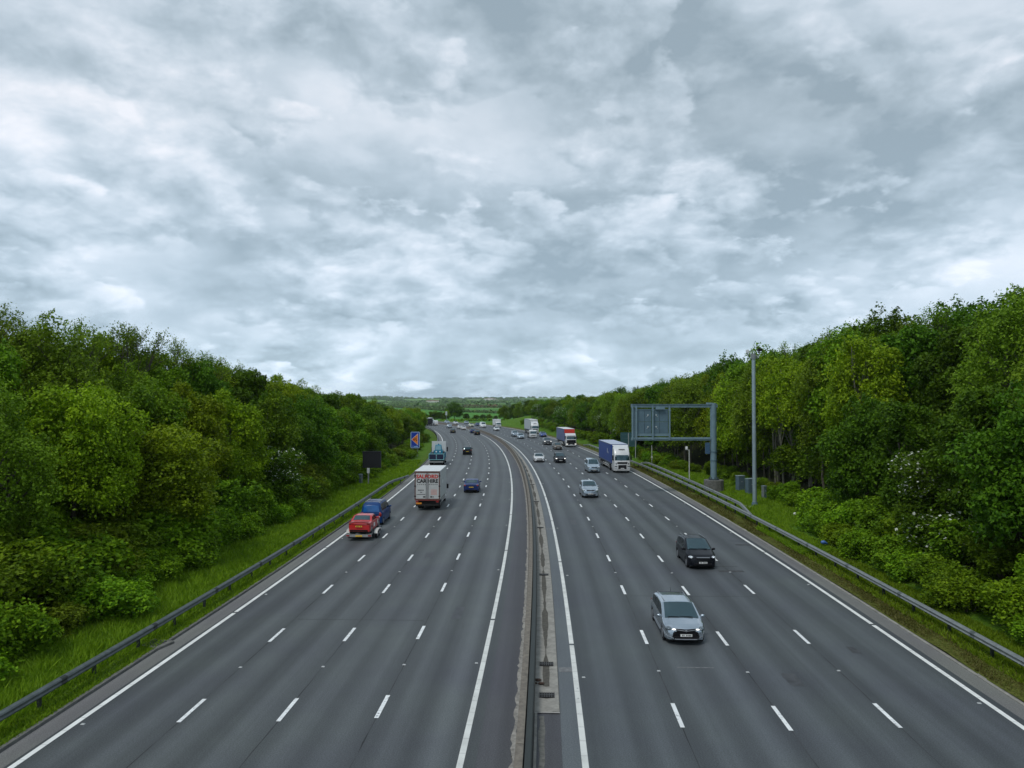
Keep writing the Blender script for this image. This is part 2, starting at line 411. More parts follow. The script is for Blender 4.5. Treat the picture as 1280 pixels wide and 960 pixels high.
wc = np.where((ss_ > 365) & (uu > 0), 27, 70)
zn = rz[ii]+bank(ss_, uu); dd = np.sqrt(d2.min(1))
sink = np.interp(dd-wc, [-3, 30], [1.3, .0])
t_ = smooth((dd-wc)/np.where(wc > 50, 110, 60))
Z[sel] = np.where(dd < wc+6, zn-sink, (zn-sink)*(1-t_)+Z[sel]*t_)
n, m = X.shape; i, j = np.meshgrid(np.arange(n-1), np.arange(m-1), indexing='ij'); a = (i*m+j).ravel()
GH = (xs, ys, Z)
def ground_h(x, y):
    i = min(max(np.searchsorted(xs, x)-1, 0), n-2); j = min(max(np.searchsorted(ys, y)-1, 0), m-2)
    tx = (x-xs[i])/(xs[i+1]-xs[i]); ty = (y-ys[j])/(ys[j+1]-ys[j])
    return float((Z[i, j]*(1-tx)+Z[i+1, j]*tx)*(1-ty)+(Z[i, j+1]*(1-tx)+Z[i+1, j+1]*tx)*ty)
tag(mesh_obj('ground', np.stack([X, Y, Z], -1).reshape(-1, 3), np.stack([a, a+m, a+m+1, a+1], -1), fieldm, smooth_angle=80), kind='structure')

def bankz(S, U): return bank(S, U)+rng.normal(0, .03, S.shape)
uL = [-70.5, -70, -55, -45]+list(np.arange(-40, -17.2, 1.0))+[-17.3]
def bl(S, U): return bankz(S, U)-np.where(np.abs(U) > 70.2, 4, 0)
tag(strip('verge', uL, -60, 700, grdL, ds=2.5, zf=bl), kind='structure')
uR = [17.1]+list(np.arange(18, 41, 1.0))+[45, 55, 70, 70.5]
tag(strip('verge', uR, -60, 367, grdR, ds=2.5, zf=bl), kind='structure')
tag(strip('verge', [17.1, 18, 20, 22, 24, 26, 28, 30.5], 367, 700, grdR, ds=3, zf=lambda S, U: bank(S, U)-np.where(U > 30, 2.5, np.where(U > 27, .4, 0))), kind='structure')

# carriageways
roadL = tag(strip('road', [-17.06, -16.0, -12.6, -9.2, -6, -2.6, -2.2], -60, 700, asphL, z=0), kind='structure')
roadR = tag(strip('road', [.43, 1.1, 4.5, 8, 11.8, 15.9, 16.3, 17.0], -60, 700, asphR, z=0), kind='structure')
tag(strip('central_reserve', [-2.2, -1.1, .43], -60, 700, asphM, z=-.002), kind='structure')
strip('edge_channel', [-17.02, -16.25], -60, 700, asphE, z=.004, parent=roadL, wob=.015)
strip('edge_channel', [16.25, 16.98], -60, 700, asphE, z=.004, parent=roadR, wob=.015)
mb = MB(); sweep(mb, [(-17.2, -.1), (-17.05, -.1), (-17.06, .10), (-17.2, .11)], -60, 600); mb.build('kerb', concd, roadL)
mb = MB(); sweep(mb, [(16.97, -.1), (17.15, -.1), (17.15, .05), (16.98, .04)], -60, 600); mb.build('kerb', conc, roadR)
# dirt edge by the barrier
tag(strip('dirt_strip', [-1.17, -1.10, -1.0], -60, 520, pm('dirt_edge', (.27, .26, .24), .9, 0, .4, 4), z=.004, ds=.3, wob=.028), kind='structure')

# painted lines: solid edges cut every 36 m, dashes 2 m in 8.37 m
DW = .15
for nm, wl, mt, rd in (('LE', .2, linew, roadL), ('LR', .2, lineg, roadL), ('RL', .2, lineg, roadR), ('RE', .2, linew, roadR)):
    c = LINES[nm]; s = -60+{'LE': 14., 'LR': 13.2, 'RL': 9.6, 'RE': 13.}[nm]
    while s < 640:
        strip('edge_line', [c-wl/2, c+wl/2], s+.07, s+16.67-.07, mt, z=.008, ds=2.8, parent=rd); s += 16.74
for nm, so, rd in (('L1', 25.76, roadL), ('L2', 25.97, roadL), ('L3', 26.38, roadL), ('R1', 26.08, roadR), ('R2', 25.99, roadR), ('R3', 26.36, roadR)):
    c = LINES[nm]
    for k in range(-5, 44):
        s = so+8.37*k
        strip('lane_dash', [c-DW/2, c+DW/2], s-.98, s+.98, dashm, z=.008, ds=3, parent=rd)
    wd = DW if nm in ('L1', 'L3', 'R3') else .10
    strip('joint_seam', [c-.012, c+.012], -50, 500, pm('seam', (.04, .042, .045), .9, 0, .6, .6), z=.005, ds=.8, parent=rd, wob=.010)
studm = pm('stud_white', (.40, .42, .42), .5)
mb = MB(); mb.loft([[(-.07, -.05, 0), (.07, -.05, 0), (.07, .05, 0), (-.07, .05, 0)], [(-.045, -.03, .025), (.045, -.03, .025), (.045, .03, .025), (-.045, .03, .025)]])
stud0 = mb.build('road_stud', studm, roadL); first = True
for nm, so in (('L1', 29.95), ('L2', 30.15), ('L3', 30.5), ('R1', 30.2), ('R2', 30.2), ('R3', 30.5), ('LE', 24.5), ('LR', 30.8), ('RL', 29.4), ('RE', 27.5)):
    c = LINES[nm]+{'LE': .3, 'RE': -.3, 'LR': -.28, 'RL': .32}.get(nm, 0); stp = 16.74
    for k in range(-1, 14):
        s = so+stp*k; o = stud0 if first else stud0.copy()
        if not first: col.objects.link(o)
        first = False
        o.parent = roadL if nm[0] == 'L' else roadR
        o.location = [float(q) for q in road(s, c, .004)]; o.rotation_euler = (0, 0, -heading(s))
# patches and loops cut in the surface
pk = pm('surface_patch', (.06, .063, .068), .9, 0, .4, 4)
for s, u, l, wd in ((47.5, 11.9, .5, 1.6), (48.8, 11.9, .12, 1.5), (56, 15.2, .5, 1.3), (57.5, 15.2, .12, 1.3)):
    strip('patch', [u-wd/2, u+wd/2], s-l/2, s+l/2, pk, z=.004, parent=roadR)
for s, u0, u1 in ((36.6, -12.4, -6.1), (62.5, -12.5, -2.8), (104, -16, -2.8), (41.5, 4.7, 11.6), (79, 1.3, 15.7)):
    strip('transverse_joint', list(np.linspace(u0, u1, 14)), s, s+.035, pm('seam', (.04, .042, .045), .9, 0, .6, .6), z=.005, parent=roadL if u0 < 0 else roadR)
for s, u, l, wd in ((29.5, 9.6, 1.3, .5), (38, -4.5, 2.2, .45), (52, -8.0, 1.6, .6), (66, 3.0, 2.5, .5), (33, 13.4, .8, .35)):
    strip('patch', list(np.linspace(u-wd/2, u+wd/2, 4)), s-l/2, s+l/2, pm('oil_stain', (.045, .047, .052), .55, 0, .5, 4), z=.0045, ds=.3, parent=roadL if u < 0 else roadR, wob=.03)
cw = pm('scuff', (.16, .165, .17), .8, 0, .4, 6)
for s, u0, u1 in ((30.6, 5.3, 6.8),):
    strip('patch', [u0, u1], s, s+.08, cw, z=.006, parent=roadR)
for s in (30.2, 62.6, 97): strip('patch', [.45, 1.0], s-.25, s+.25, cw, z=.006, parent=roadR, wob=.03)

# ------------------------------------------------------------------ central barrier, slotted channel
bar = tag(empty('central_barrier', tuple(float(q) for q in road(20, -.75))), 'weathered concrete central barrier with a dark steel beam dividing the two carriageways', 'barrier')
def local(o, par):      # keep world coordinates under a moved parent
    o.parent = par; o.matrix_parent_inverse = Matrix.LocRotScale(par.location, par.rotation_euler, None).inverted(); return o
s = -50; first = None
while s < 520:
    mb = MB(); sweep(mb, [(-1.04, -.1), (-.72, -.1), (-.72, .0), (-.73, .80), (-.97, .82), (-1.0, .35)], s+.015, min(s+6.0, 520)-.015, ds=2.0)
    o = mb.build('barrier_block', concb, None, bevel=.012); local(o, bar); s += 6.0
mb = MB(); sweep(mb, [(-.70, .38), (-.47, .38), (-.46, .52), (-.49, .72), (-.52, .74), (-.69, .74), (-.71, .60)], -50, 520, ds=3); local(mb.build('beam', steeld), bar)
s = -48; pmsh = None
while s < 300:
    x, y, z = [float(q) for q in road(s, -.58)]
    if pmsh is None:
        mb = MB(); mb.box(-.05, .05, -.06, .06, 0, .5); pmsh = mb.build('post', steeld)
        o = pmsh
    else: o = pmsh.copy(); col.objects.link(o)
    o.location = (x, y, z); o.rotation_euler = (0, 0, -heading(s)); local(o, bar); s += 3.2
chan = tag(strip('drainage_channel', [-.5, -.30, -.05, .2, .40], 26.1, 520, conc, z=.0, ds=2.2, zf=lambda S, U: .035-.03*(np.abs(U+.05) < .1), wob=0), 'pale concrete drainage channel running beside the central barrier', 'channel')
# damp silt down its middle, widening and narrowing
ss = np.arange(28.4, 300, .6); wv = np.clip(.10+.05*np.sin(ss*.9)+rng.normal(0, .018, len(ss)), .02, .2); wv[(ss % 15.8) < 1.3] = .015
V = []; 
for s_, h_ in zip(ss, wv):
    for q in (-h_, h_): V.append([float(t) for t in road(s_, -.05+q, .0115 if abs(q) < .08 else .016)])
V = np.array(V); V[:, 2] += .012; k = np.arange(len(ss)-1)*2
mesh_obj('silt', V, np.stack([k, k+1, k+3, k+2], -1), pm('silt', (.085, .08, .068), .95, 0, .4, 6), chan)
V = [];
strip('channel_edge', [.40, .425], 26.1, 300, concd, z=.036, ds=2, parent=chan)
strip('joint', [-.5, .42], 26.0, 26.09, pm('pale_mortar', (.34, .33, .31), .9), z=.03, parent=chan)
for s in np.arange(36, 130, 7.9): strip('joint', [-.5, .40], s, s+.04, concd, z=.037, parent=chan)
gpos = (27.5, 30.7, 46.2, 63.0, 79, 95)
for gi, s in enumerate(gpos):
    x, y, z = [float(q) for q in road(s, -.03)]
    g = empty('drain_grating', (x, y, z+.05), -heading(s))
    tag(g, ['cast iron drain grating nearest the camera in the median channel', 'drain grating just past the rusty debris in the median channel', 'drain grating third from the camera, at the end of the long damp stain', 'drain grating fourth from the camera in the median channel', 'small distant drain grating fifth along the median channel', 'farthest visible drain grating in the median channel'][gi], 'drain', 'gratings along the median channel')
    mb = MB(); mb.box(-.28, .28, -.22, .22, -.012, .002); mb.build('frame', under, g)
    mb = MB()
    for k in range(7): q = -.27+.09*k; mb.box(q-.014, q+.014, -.22, .22, .003, .02)
    mb.box(-.28, .28, -.02, .02, .003, .018); mb.build('bars', pm('cast_iron', (.09, .09, .09), .6, .5, .3, 9), g)
# debris lump and near edge strips
x, y, z = [float(q) for q in road(28.9, -.38)]
mb = MB(); mb.ell((0, 0, .03), (.16, .10, .05), 7, 4); mb.ell((.12, -.35, .03), (.14, .08, .045), 7, 4); mb.ell((-.1, -.3, .02), (.1, .06, .03), 6, 4)
o = mb.build('rusty_debris', pm('rust', (.06, .035, .025), .9, 0, .5, 8)); o.location = (x, y, z+.04); tag(o, 'rusty brown debris lying against the central barrier between two gratings', 'debris')
tag(strip('concrete_haunch', [-.46, -.37], -50, 26.0, conc, z=.03, zf=lambda S, U: 0*S), kind='structure')
tag(strip('silt_strip', [-.30, -.22, -.12], -50, 25.8, concd, z=.006, ds=.5, wob=.03), kind='structure')

# ------------------------------------------------------------------ guard rails
def guardrail(label, u, s0, s1, mat, u_of=None, z_of=None, side=1, group='steel guard rails along the verges', top=.74, postm=None):
    x, y, z = gz(s0, u)
    g = tag(empty('guard_rail', (x, y, z), -heading(s0)), label, 'guard rail', group)
    # open box beam: C-shaped with a folded lower lip, front face towards the traffic
    f = -side
    prof = [(.0, 0), (f*.10, .02), (f*.13, .07), (f*.10, .12), (f*.10, .17), (f*.13, .22), (f*.10, .27), (.0, .30), (-f*.06, .29), (-f*.06, .26), (f*.04, .24), (f*.04, .05), (-f*.06, .03), (-f*.06, 0)]
    off = float(bank(50, u))
    mb = MB(); sweep(mb, [(u+a, b+top-.3+off) for a, b in prof], s0, s1, ds=2.4, u_of=u_of, z_of=z_of); local(mb.build('beam', mat), g)
    mb = MB(); q = s0+1.5
    while q < min(s1, 110): sweep(mb, [(u+a+f*.006, b+top-.3+off) for a, b in prof[:8]]+[(u-f*.01, .15+top-.3+off)], q, q+.32, ds=1, u_of=u_of, z_of=z_of); q += 6.4
    local(mb.build('splice', steeld if mat is steelw else steelw), g)
    p0 = None; s = s0+.6; k = 0
    while s < s1 and k < 120:
        du = u_of(s) if u_of else 0; dzz = z_of(s) if z_of else 0
        if dzz > -.4:
            if p0 is None:
                mb = MB(); mb.box(-.055, .055, -.055, .055, -.15, .48+0); o = p0 = mb.build('post', postm or steeld)
            else: o = p0.copy(); col.objects.link(o)
            a = [float(q) for q in road(s, u+du+side*.10, off)]
            o.location = (a[0], a[1], a[2]-.05+dzz); o.rotation_euler = (0, 0, -heading(s)); local(o, g)
        s += 3.2; k += 1
    return g
guardrail('dark weathered steel guard rail along the near left grass verge', -17.8, -20, 99, steelw, u_of=lambda s: 1.3*float(smooth((s-90)/10)), z_of=lambda s: 0, side=-1)
guardrail('far guard rail bending round the left curve past the blue sign', -17.35, 150, 330, steelw, side=-1)
guardrail('pale galvanised steel guard rail along the right verge', 18.5, -20, 150, steel, u_of=lambda s: -.9*float(smooth((s-85)/60)), z_of=lambda s: -.5*float(smooth((s-142)/8)), side=1)
guardrail('second higher guard rail behind the right one, protecting the gantry base', 19.35, 66, 122, steel, u_of=lambda s: -.45*float(smooth((72-s)/6)), z_of=lambda s: .17-.45*float(smooth((70-s)/4))-.5*float(smooth((s-117)/5)), side=1)
guardrail('short pale guard rail beyond the blue lorry, ramped down at its far end', 17.9, 152, 176, steel, z_of=lambda s: -.5*float(smooth((s-168)/8)), side=1)

# ------------------------------------------------------------------ gantry, mast, signs, cabinets
gx, gy, gzz = gz(85.6, 20.75); gh = -heading(85.6)
ga = tag(empty('cantilever_gantry', (gx, gy, gzz), gh), 'blue grey cantilever gantry holding a large sign, seen from its back, on a concrete plinth', 'sign gantry')
mb = MB(); mb.loft([[(1.15*math.cos(t)*(1 if abs(math.cos(t)) < .9 else 1), 1.1*math.sin(t), z) for t in np.linspace(0, TAU, 13)[:-1]] for z in (-.6, 1.4)]); mb.build('plinth', concd, ga, bevel=.04)
mb = MB(); mb.tube((0, 0, 1.4), (0, 0, 10.3), .36, .36, 16); mb.build('mast', gantm, ga, sm=40)
mb = MB(); mb.tube((0, 0, 1.4), (0, 0, 1.5), .62, .62, 16)
for k in range(8): t = TAU*k/8; mb.tube((.5*math.cos(t), .5*math.sin(t), 1.5), (.5*math.cos(t), .5*math.sin(t), 1.72), .04, .04, 6)
mb.build('base_flange', pm('dark_flange', (.06, .08, .09), .5, .3), ga)
for z in (3.6, 4.6): mb = MB(); mb.tube((0, 0, z), (0, 0, z+.1), .41, .41, 16); mb.build('collar', gantp, ga)
mb = MB(); mb.box(-9.55, .45, -.2, .2, 9.78, 10.12); mb.box(-9.55, .3, -.32, .32, 10.12, 10.17); mb.build('top_beam', gantm, ga, bevel=.01)
mb = MB(); mb.box(-9.55, -.3, -.2, .2, 5.95, 6.30); mb.box(-9.5, -.4, -.26, -.2, 6.09, 6.16); mb.build('bottom_beam', gantm, ga, bevel=.01)
for x in (-9.45, -9.0, -7.1, -5.15):
    mb = MB(); mb.box(x-.09, x+.09, -.33, -.2, 6.0, 10.0); mb.box(x-.12, x+.12, -.35, -.31, 9.35, 9.5); mb.build('upright', gantm, ga)
for i_, (x0, x1) in enumerate(((-8.9, -7.2), (-7.0, -5.25))):
    for z0, z1 in ((6.75, 8.1), (8.13, 9.45)):
        mb = MB(); mb.box(x0, x1, .0, .2, z0, z1); p = mb.build('back_panel', gantp, ga, bevel=.02)
        xm = x0+.9 if i_ == 0 else x0+.75
        mb = MB(); mb.box(xm-.02, xm+.02, -.03, .0, z0+.05, z1-.05); mb.build('panel_joint', pm('joint_dark', (.04, .07, .09), .6), p)
        hx = x0+1.3 if i_ == 0 else x0+.35
        mb = MB(); mb.ell((hx, -.03, (z0+z1)/2+.1), (.09, .05, .09), 8, 5); mb.tube((hx, 0, (z0+z1)/2+.1), (hx+(.14 if i_ else -.14), -.04, (z0+z1)/2-.12), .025, .025, 6); mb.build('latch', pm('latch_pale', (.5, .55, .55), .4, .2), p)
mb = MB(); mb.box(-9.2, -5.05, -.02, .22, 9.45, 9.6); mb.box(-9.2, -5.05, -.02, .22, 6.45, 6.75); mb.box(-9.4, -9.0, 0, .5, 6.4, 9.7); mb.build('sign_casing', gantm, ga)
mb = MB(); mb.box(-6.7, -5.7, -.3, .3, 9.55, 9.85); mb.build('junction_box', gantm, ga)
mb = MB(); mb.box(-.95, -.45, -.1, .12, 2.9+1.5, 4.2+1.5); mb.build('cable_box', pm('cable_box', (.05, .11, .19), .5), ga)
mb = MB(); mb.box(-.75, -.25, -.3, .3, 10.12, 10.35); mb.build('beam_clamp', gantm, ga)

x, y, z = gz(73.8, 21.6)
cm = tag(empty('camera_mast', (x, y, z)), 'tall thin pale steel mast with traffic cameras on top beside the right verge', 'camera mast')
mb = MB(); mb.tube((0, 0, 0), (0, 0, 15.15), .21, .17, 16); mb.build('pole', pm('mast_steel', (.30, .38, .41), .4, .3, .12, 2), cm, sm=40)
mb = MB(); mb.tube((0, 0, 0), (0, 0, .45), .34, .24, 12); mb.build('base', gantp, cm)
mb = MB(); mb.tube((0, 0, 14.7), (0, 0, 15.25), .25, .25, 14); mb.build('head_collar', steel, cm)
mb = MB()
for sg in (-1, 1): mb.tube((0, 0, 14.75), (sg*.42, 0, 14.8), .03, .03, 6); mb.tube((sg*.42, 0, 14.8), (sg*.58, 0, 15.2), .03, .03, 6); mb.tube((sg*.58, 0, 15.2), (sg*.6, 0, 15.5), .03, .03, 6)
mb.build('bracket', steel, cm)
mb = MB(); mb.box(-.72, -.5, -.2, .15, 15.3, 15.62); mb.tube((-.6, 0, 15.1), (-.6, 0, 15.35), .07, .07, 8); mb.build('camera_head', pm('camera_white', (.6, .62, .62), .4), cm, bevel=.02)
mb = MB(); mb.box(.42, .85, -.2, .2, 15.5, 15.75); mb.ell((.55, 0, 15.38), (.1, .1, .12), 8, 5); mb.build('camera_head', blackp, cm, bevel=.02)
x, y, z = gz(73.8, 21.6); mb = MB(); mb.box(-1.4, 1.3, -.7, .7, -.25, .06); o = mb.build('concrete_slab', conc, None, bevel=.02); o.location = (x, y, z); tag(o, 'low concrete slab under the tall camera mast', 'slab')

x, y, z = gz(96, 20.5)
c2 = tag(empty('camera_post', (x, y, z), -.3), 'short white post with a small white detector head, left of the gantry mast', 'camera post')
wp = pm('post_white', (.55, .57, .54), .5)
mb = MB(); mb.tube((0, 0, -.3), (0, 0, 4.2), .07, .06, 10); mb.tube((0, 0, 4.15), (-.5, 0, 4.2), .04, .04, 6); mb.build('pole', wp, c2, sm=40)
mb = MB(); mb.box(-.48, -.18, -.15, .2, 4.2, 4.6); mb.build('detector_head', pm('head_white', (.8, .8, .78), .4), c2, bevel=.05)

cab = pm('cabinet_blue_grey', (.10, .155, .19), .5, .1, .15, 2)
def cabinet(label, s, u, w_, d_, h_, mat, rz=0, cat='cabinet', g='roadside equipment cabinets'):
    x, y, z = gz(s, u); e = tag(empty('equipment_cabinet', (x, y, z), -heading(s)+rz), label, cat, g)
    mb = MB(); mb.box(-w_/2, w_/2, -d_/2, d_/2, .05, h_); mb.build('body', mat, e, bevel=.02)
    mb = MB(); mb.box(-w_/2-.03, w_/2+.03, -d_/2-.04, d_/2+.03, h_, h_+.07); mb.build('lid', pm('cab_lid', (.26, .33, .35), .5), e, bevel=.01)
    mb = MB(); mb.box(-w_/2+.06, w_/2-.06, -d_/2-.015, -d_/2+.0, .12, h_-.08); dr = mb.build('door', cab, e)
    mb = MB(); mb.box(-.04, .04, -d_/2-.05, -d_/2-.016, h_*.62, h_*.62+.09); mb.build('handle', studm, dr)
    mb = MB(); mb.box(-w_/2-.2, w_/2+.2, -d_/2-.25, d_/2+.15, -.4, .05); mb.build('plinth', conc, e)
    return e
cabinet('left one of the two blue grey cabinets behind the gantry plinth', 86.2, 24.0, .85, .6, 1.75, cab, .35)
cabinet('right and nearer one of the two blue grey cabinets beside the tall mast', 83.4, 24.25, .95, .6, 1.7, cab, .35)
cabinet('slim pale grey cabinet just right of the tall camera mast', 79.3, 24.4, .38, .38, 1.35, steel, .4, g='slim pale cabinets')
cabinet('slim pale grey cabinet left of the black message sign', 92.0, -21.5, .36, .36, 1.25, steel, -.2, g='slim pale cabinets')
x, y, z = gz(68, 23.4); mb = MB(); mb.ell((0, 0, .15), (.16, .12, .15), 7, 5); o = mb.build('litter', pm('litter', (.75, .76, .74), .6)); o.location = (x, y, z); tag(o, 'small white scrap of litter in the grass right of the tall mast', 'litter')
x, y, z = gz(53.5, 20.1); mb = MB(); mb.ell((0, 0, .2), (.2, .15, .13), 7, 5); mb.ell((.2, .1, .12), (.14, .1, .09), 6, 4); o = mb.build('litter', pm('litter_blue', (.05, .14, .4), .5)); o.location = (x, y, z+.25); tag(o, 'blue plastic litter caught in the shrubs behind the right guard rail', 'litter')

x, y, z = gz(91.2, -20.4)
vm = tag(empty('message_sign', (x, y, z), -heading(91)), 'blank black electronic message sign on a single post in the left verge', 'electronic sign')
mb = MB(); mb.tube((0, 0, -.3), (0, 0, 2.6), .085, .085, 10); mb.build('post', steel, vm, sm=40)
mb = MB(); mb.box(-.16, .16, -.16, .1, 1.55, 2.2); mb.build('control_box', pm('ctrl', (.5, .53, .52), .5), vm, bevel=.02)
mb = MB(); mb.box(-.72, 1.55, -.12, .16, 2.22, 4.25); pn = mb.build('panel', pm('sign_black', (.008, .008, .012), .45, 0, .1, 3), vm, bevel=.03)
mb = MB(); mb.box(-.72, 1.55, -.15, -.12, 4.18, 4.25); mb.box(-.72, 1.55, -.15, -.12, 2.22, 2.27); mb.build('rim', blackp, vm)

x, y, z = gz(140.8, -19.9)
bs = tag(empty('road_works_sign', (x, y, z), -heading(141)-.05), 'tall blue road sign with an orange triangle and pictogram in the left verge', 'road sign')
mb = MB(); mb.tube((-.45, .1, -.3), (-.45, .1, 3.2), .05, .05, 8); mb.tube((.45, .1, -.3), (.45, .1, 3.2), .05, .05, 8); mb.build('post', steel, bs)
def rrect(x0, x1, z0, z1, r, y, n=5):
    out = []
    for cx, cz, a0 in ((x1-r, z0+r, -90), (x1-r, z1-r, 0), (x0+r, z1-r, 90), (x0+r, z0+r, 180)):
        for k in range(n): a = R(a0+90*k/(n-1)); out.append((cx+r*math.cos(a), y, cz+r*math.sin(a)))
    return out
mb = MB(); mb.loft([rrect(-.87, .87, 1.55, 4.65, .2, 0.05), rrect(-.87, .87, 1.55, 4.65, .2, 0.0)]); mb.build('border', pm('sign_pale', (.35, .48, .62), .4), bs)
mb = MB(); mb.loft([rrect(-.74, .74, 1.67, 4.53, .14, 0.0), rrect(-.74, .74, 1.67, 4.53, .14, -.012)]); mb.build('panel', pm('sign_blue', (.01, .045, .36), .4, 0, .06, 3), bs)
tri = lambda k, y: [(-.72*k+(-.02)*(1-k), y, 3.2), (.55*k+.05*(1-k), y, 3.2-1.15*k), (.55*k+.05*(1-k), y, 3.2+1.15*k)]
mb = MB(); mb.loft([tri(1, -.012), tri(1, -.02)]); mb.build('triangle_border', pm('sign_pink', (.7, .62, .62), .4), bs)
mb = MB(); mb.loft([tri(.86, -.02), tri(.86, -.028)]); mb.build('triangle', pm('sign_orange', (.78, .22, .015), .4), bs)
mb = MB(); mb.tube((-.22, -.028, 3.15), (-.22, -.034, 3.15), .22, .22, 12); mb.build('pictogram', pm('pict_red', (.45, .05, .01), .5), bs)
mb = MB(); mb.add([(-.25, -.034, 3.5), (.0, -.034, 3.62), (.0, -.034, 3.4)], [(0, 2, 1)]); mb.tube((.28, -.028, 3.05), (.28, -.034, 3.05), .13, .13, 10); mb.add([(-.05, -.036, 3.25), (.2, -.036, 3.5), (.3, -.036, 3.4), (.05, -.036, 3.15)], [(0, 3, 2, 1)]); mb.build('pictogram', platek, bs)
RX = Matrix.Rotation(R(90), 4, 'X')
text_mesh('lettering', '1 mile', .42, pm('sign_text', (.35, .62, .85), .4), bs, Matrix.Translation((0, -.016, 1.86)) @ RX, .002, .012)

x, y, z = gz(134.5, 19.6)
sb = tag(empty('sign_back', (x, y, z), -heading(134)), 'teal grey back of a road sign on two posts behind the blue lorry', 'road sign')
mb = MB(); mb.box(-1.4, 1.6, 0, .05, 2.2, 4.8); mb.build('panel', pm('sign_back_teal', (.035, .10, .11), .5), sb)
mb = MB(); mb.box(.0, .12, -.06, 0, -.3, 4.7); mb.build('post', studm, sb)
mb = MB(); mb.box(1.3, 1.42, -.06, 0, -.3, 4.7); mb.build('post', studm, sb)
mb = MB()
for k in range(4): mb.box(-1.38, 1.58, -.03, 0, 2.4+.65*k, 2.45+.65*k)
mb.build('stiffeners', gantp, sb)
x, y, z = gz(121, 20.9); mb = MB(); mb.tube((0, 0, -.3), (0, 0, 3.2), .05, .05, 8); mb.box(-.12, .12, -.08, .08, 1.1, 1.4); o = mb.build('marker_post', wp); o.location = (x, y, z); tag(o, 'thin grey post among shrubs under the left half of the gantry sign', 'post')
# kerb gully by the left rail
x, y, z = [float(q) for q in road(32.4, -17.15)]
gl = tag(empty('gully', (x, y, z+.07), -heading(32)-.25), 'sunken concrete gully at the left kerb beside the guard rail', 'drain')
mb = MB(); mb.box(-.85, .25, -.5, .5, -.15, .05); mb.build('surround', concd, gl, bevel=.03)
mb = MB()
for k in range(5): mb.box(-.7+.16*k, -.63+.16*k, -.35, .3, .05, .07)
mb.build('bars', steeld, gl)

# ------------------------------------------------------------------ cars
CARS = {
 'hatchback': dict(L=4.2, W=1.8, belt=.93, top=[(0, .82), (.05, 1.0), (.5, 1.40), (1.2, 1.50), (2.2, 1.48), (3.1, 1.02), (3.9, .83), (4.13, .72), (4.2, .6)], rw=(.09, .5), ws=(2.22, 3.08), sw=[(.75, 1.35), (1.42, 2.1), (2.17, 2.85)]),
 'estate_car': dict(L=4.65, W=1.86, belt=.90, top=[(0, .85), (.05, .98), (.55, 1.31), (1.5, 1.41), (2.6, 1.39), (3.72, .94), (4.3, .83), (4.56, .73), (4.65, .58)], rw=(.09, .55), ws=(2.62, 3.68), sw=[(.55, 1.25), (1.32, 2.1), (2.17, 3.15)]),
 'saloon': dict(L=4.6, W=1.82, belt=.92, top=[(0, .84), (.05, .98), (.72, 1.06), (1.35, 1.38), (2.0, 1.45), (2.45, 1.43), (3.4, .98), (4.3, .80), (4.52, .72), (4.6, .58)], rw=(.76, 1.33), ws=(2.48, 3.36), sw=[(1.3, 2.0), (2.07, 2.9)]),
 'old_saloon': dict(L=4.4, W=1.74, belt=.90, top=[(0, .84), (.04, .95), (.85, .98), (1.4, 1.32), (1.9, 1.36), (2.3, 1.34), (3.0, .94), (4.2, .82), (4.36, .76), (4.4, .6)], rw=(.9, 1.38), ws=(2.34, 2.96), sw=[(1.3, 1.8), (1.87, 2.6)]),
 'family_car': dict(L=4.55, W=1.85, belt=1.0, top=[(0, .9), (.05, 1.08), (.35, 1.5), (1.2, 1.64), (2.3, 1.62), (3.5, 1.08), (4.25, .90), (4.48, .78), (4.55, .62)], rw=(.08, .34), ws=(2.34, 3.46), sw=[(.45, 1.15), (1.22, 2.0), (2.07, 3.1)]),
 'off_road_car': dict(L=4.5, W=1.88, belt=1.06, top=[(0, .95), (.05, 1.12), (.4, 1.52), (1.2, 1.68), (2.3, 1.66), (3.15, 1.18), (4.1, 1.02), (4.42, .9), (4.5, .7)], rw=(.08, .38), ws=(2.33, 3.1), sw=[(.5, 1.15), (1.22, 2.0), (2.07, 2.85)]),
 'people_carrier': dict(L=4.85, W=1.93, belt=1.14, top=[(0, 1.0), (.04, 1.15), (.2, 1.78), (.6, 1.95), (3.0, 1.93), (3.9, 1.22), (4.55, 1.02), (4.78, .88), (4.85, .68)], rw=(.05, .2), ws=(3.02, 3.86), sw=[(.35, 1.4), (1.48, 2.4), (2.48, 3.5)]),
 'panel_van': dict(L=5.3, W=2.0, belt=1.3, top=[(0, 1.3), (.03, 2.15), (.15, 2.36), (3.2, 2.36), (3.5, 2.28), (4.25, 1.42), (4.95, 1.12), (5.22, .95), (5.3, .72)], rw=None, ws=(3.55, 4.2), sw=[(3.0, 3.95)]),
}
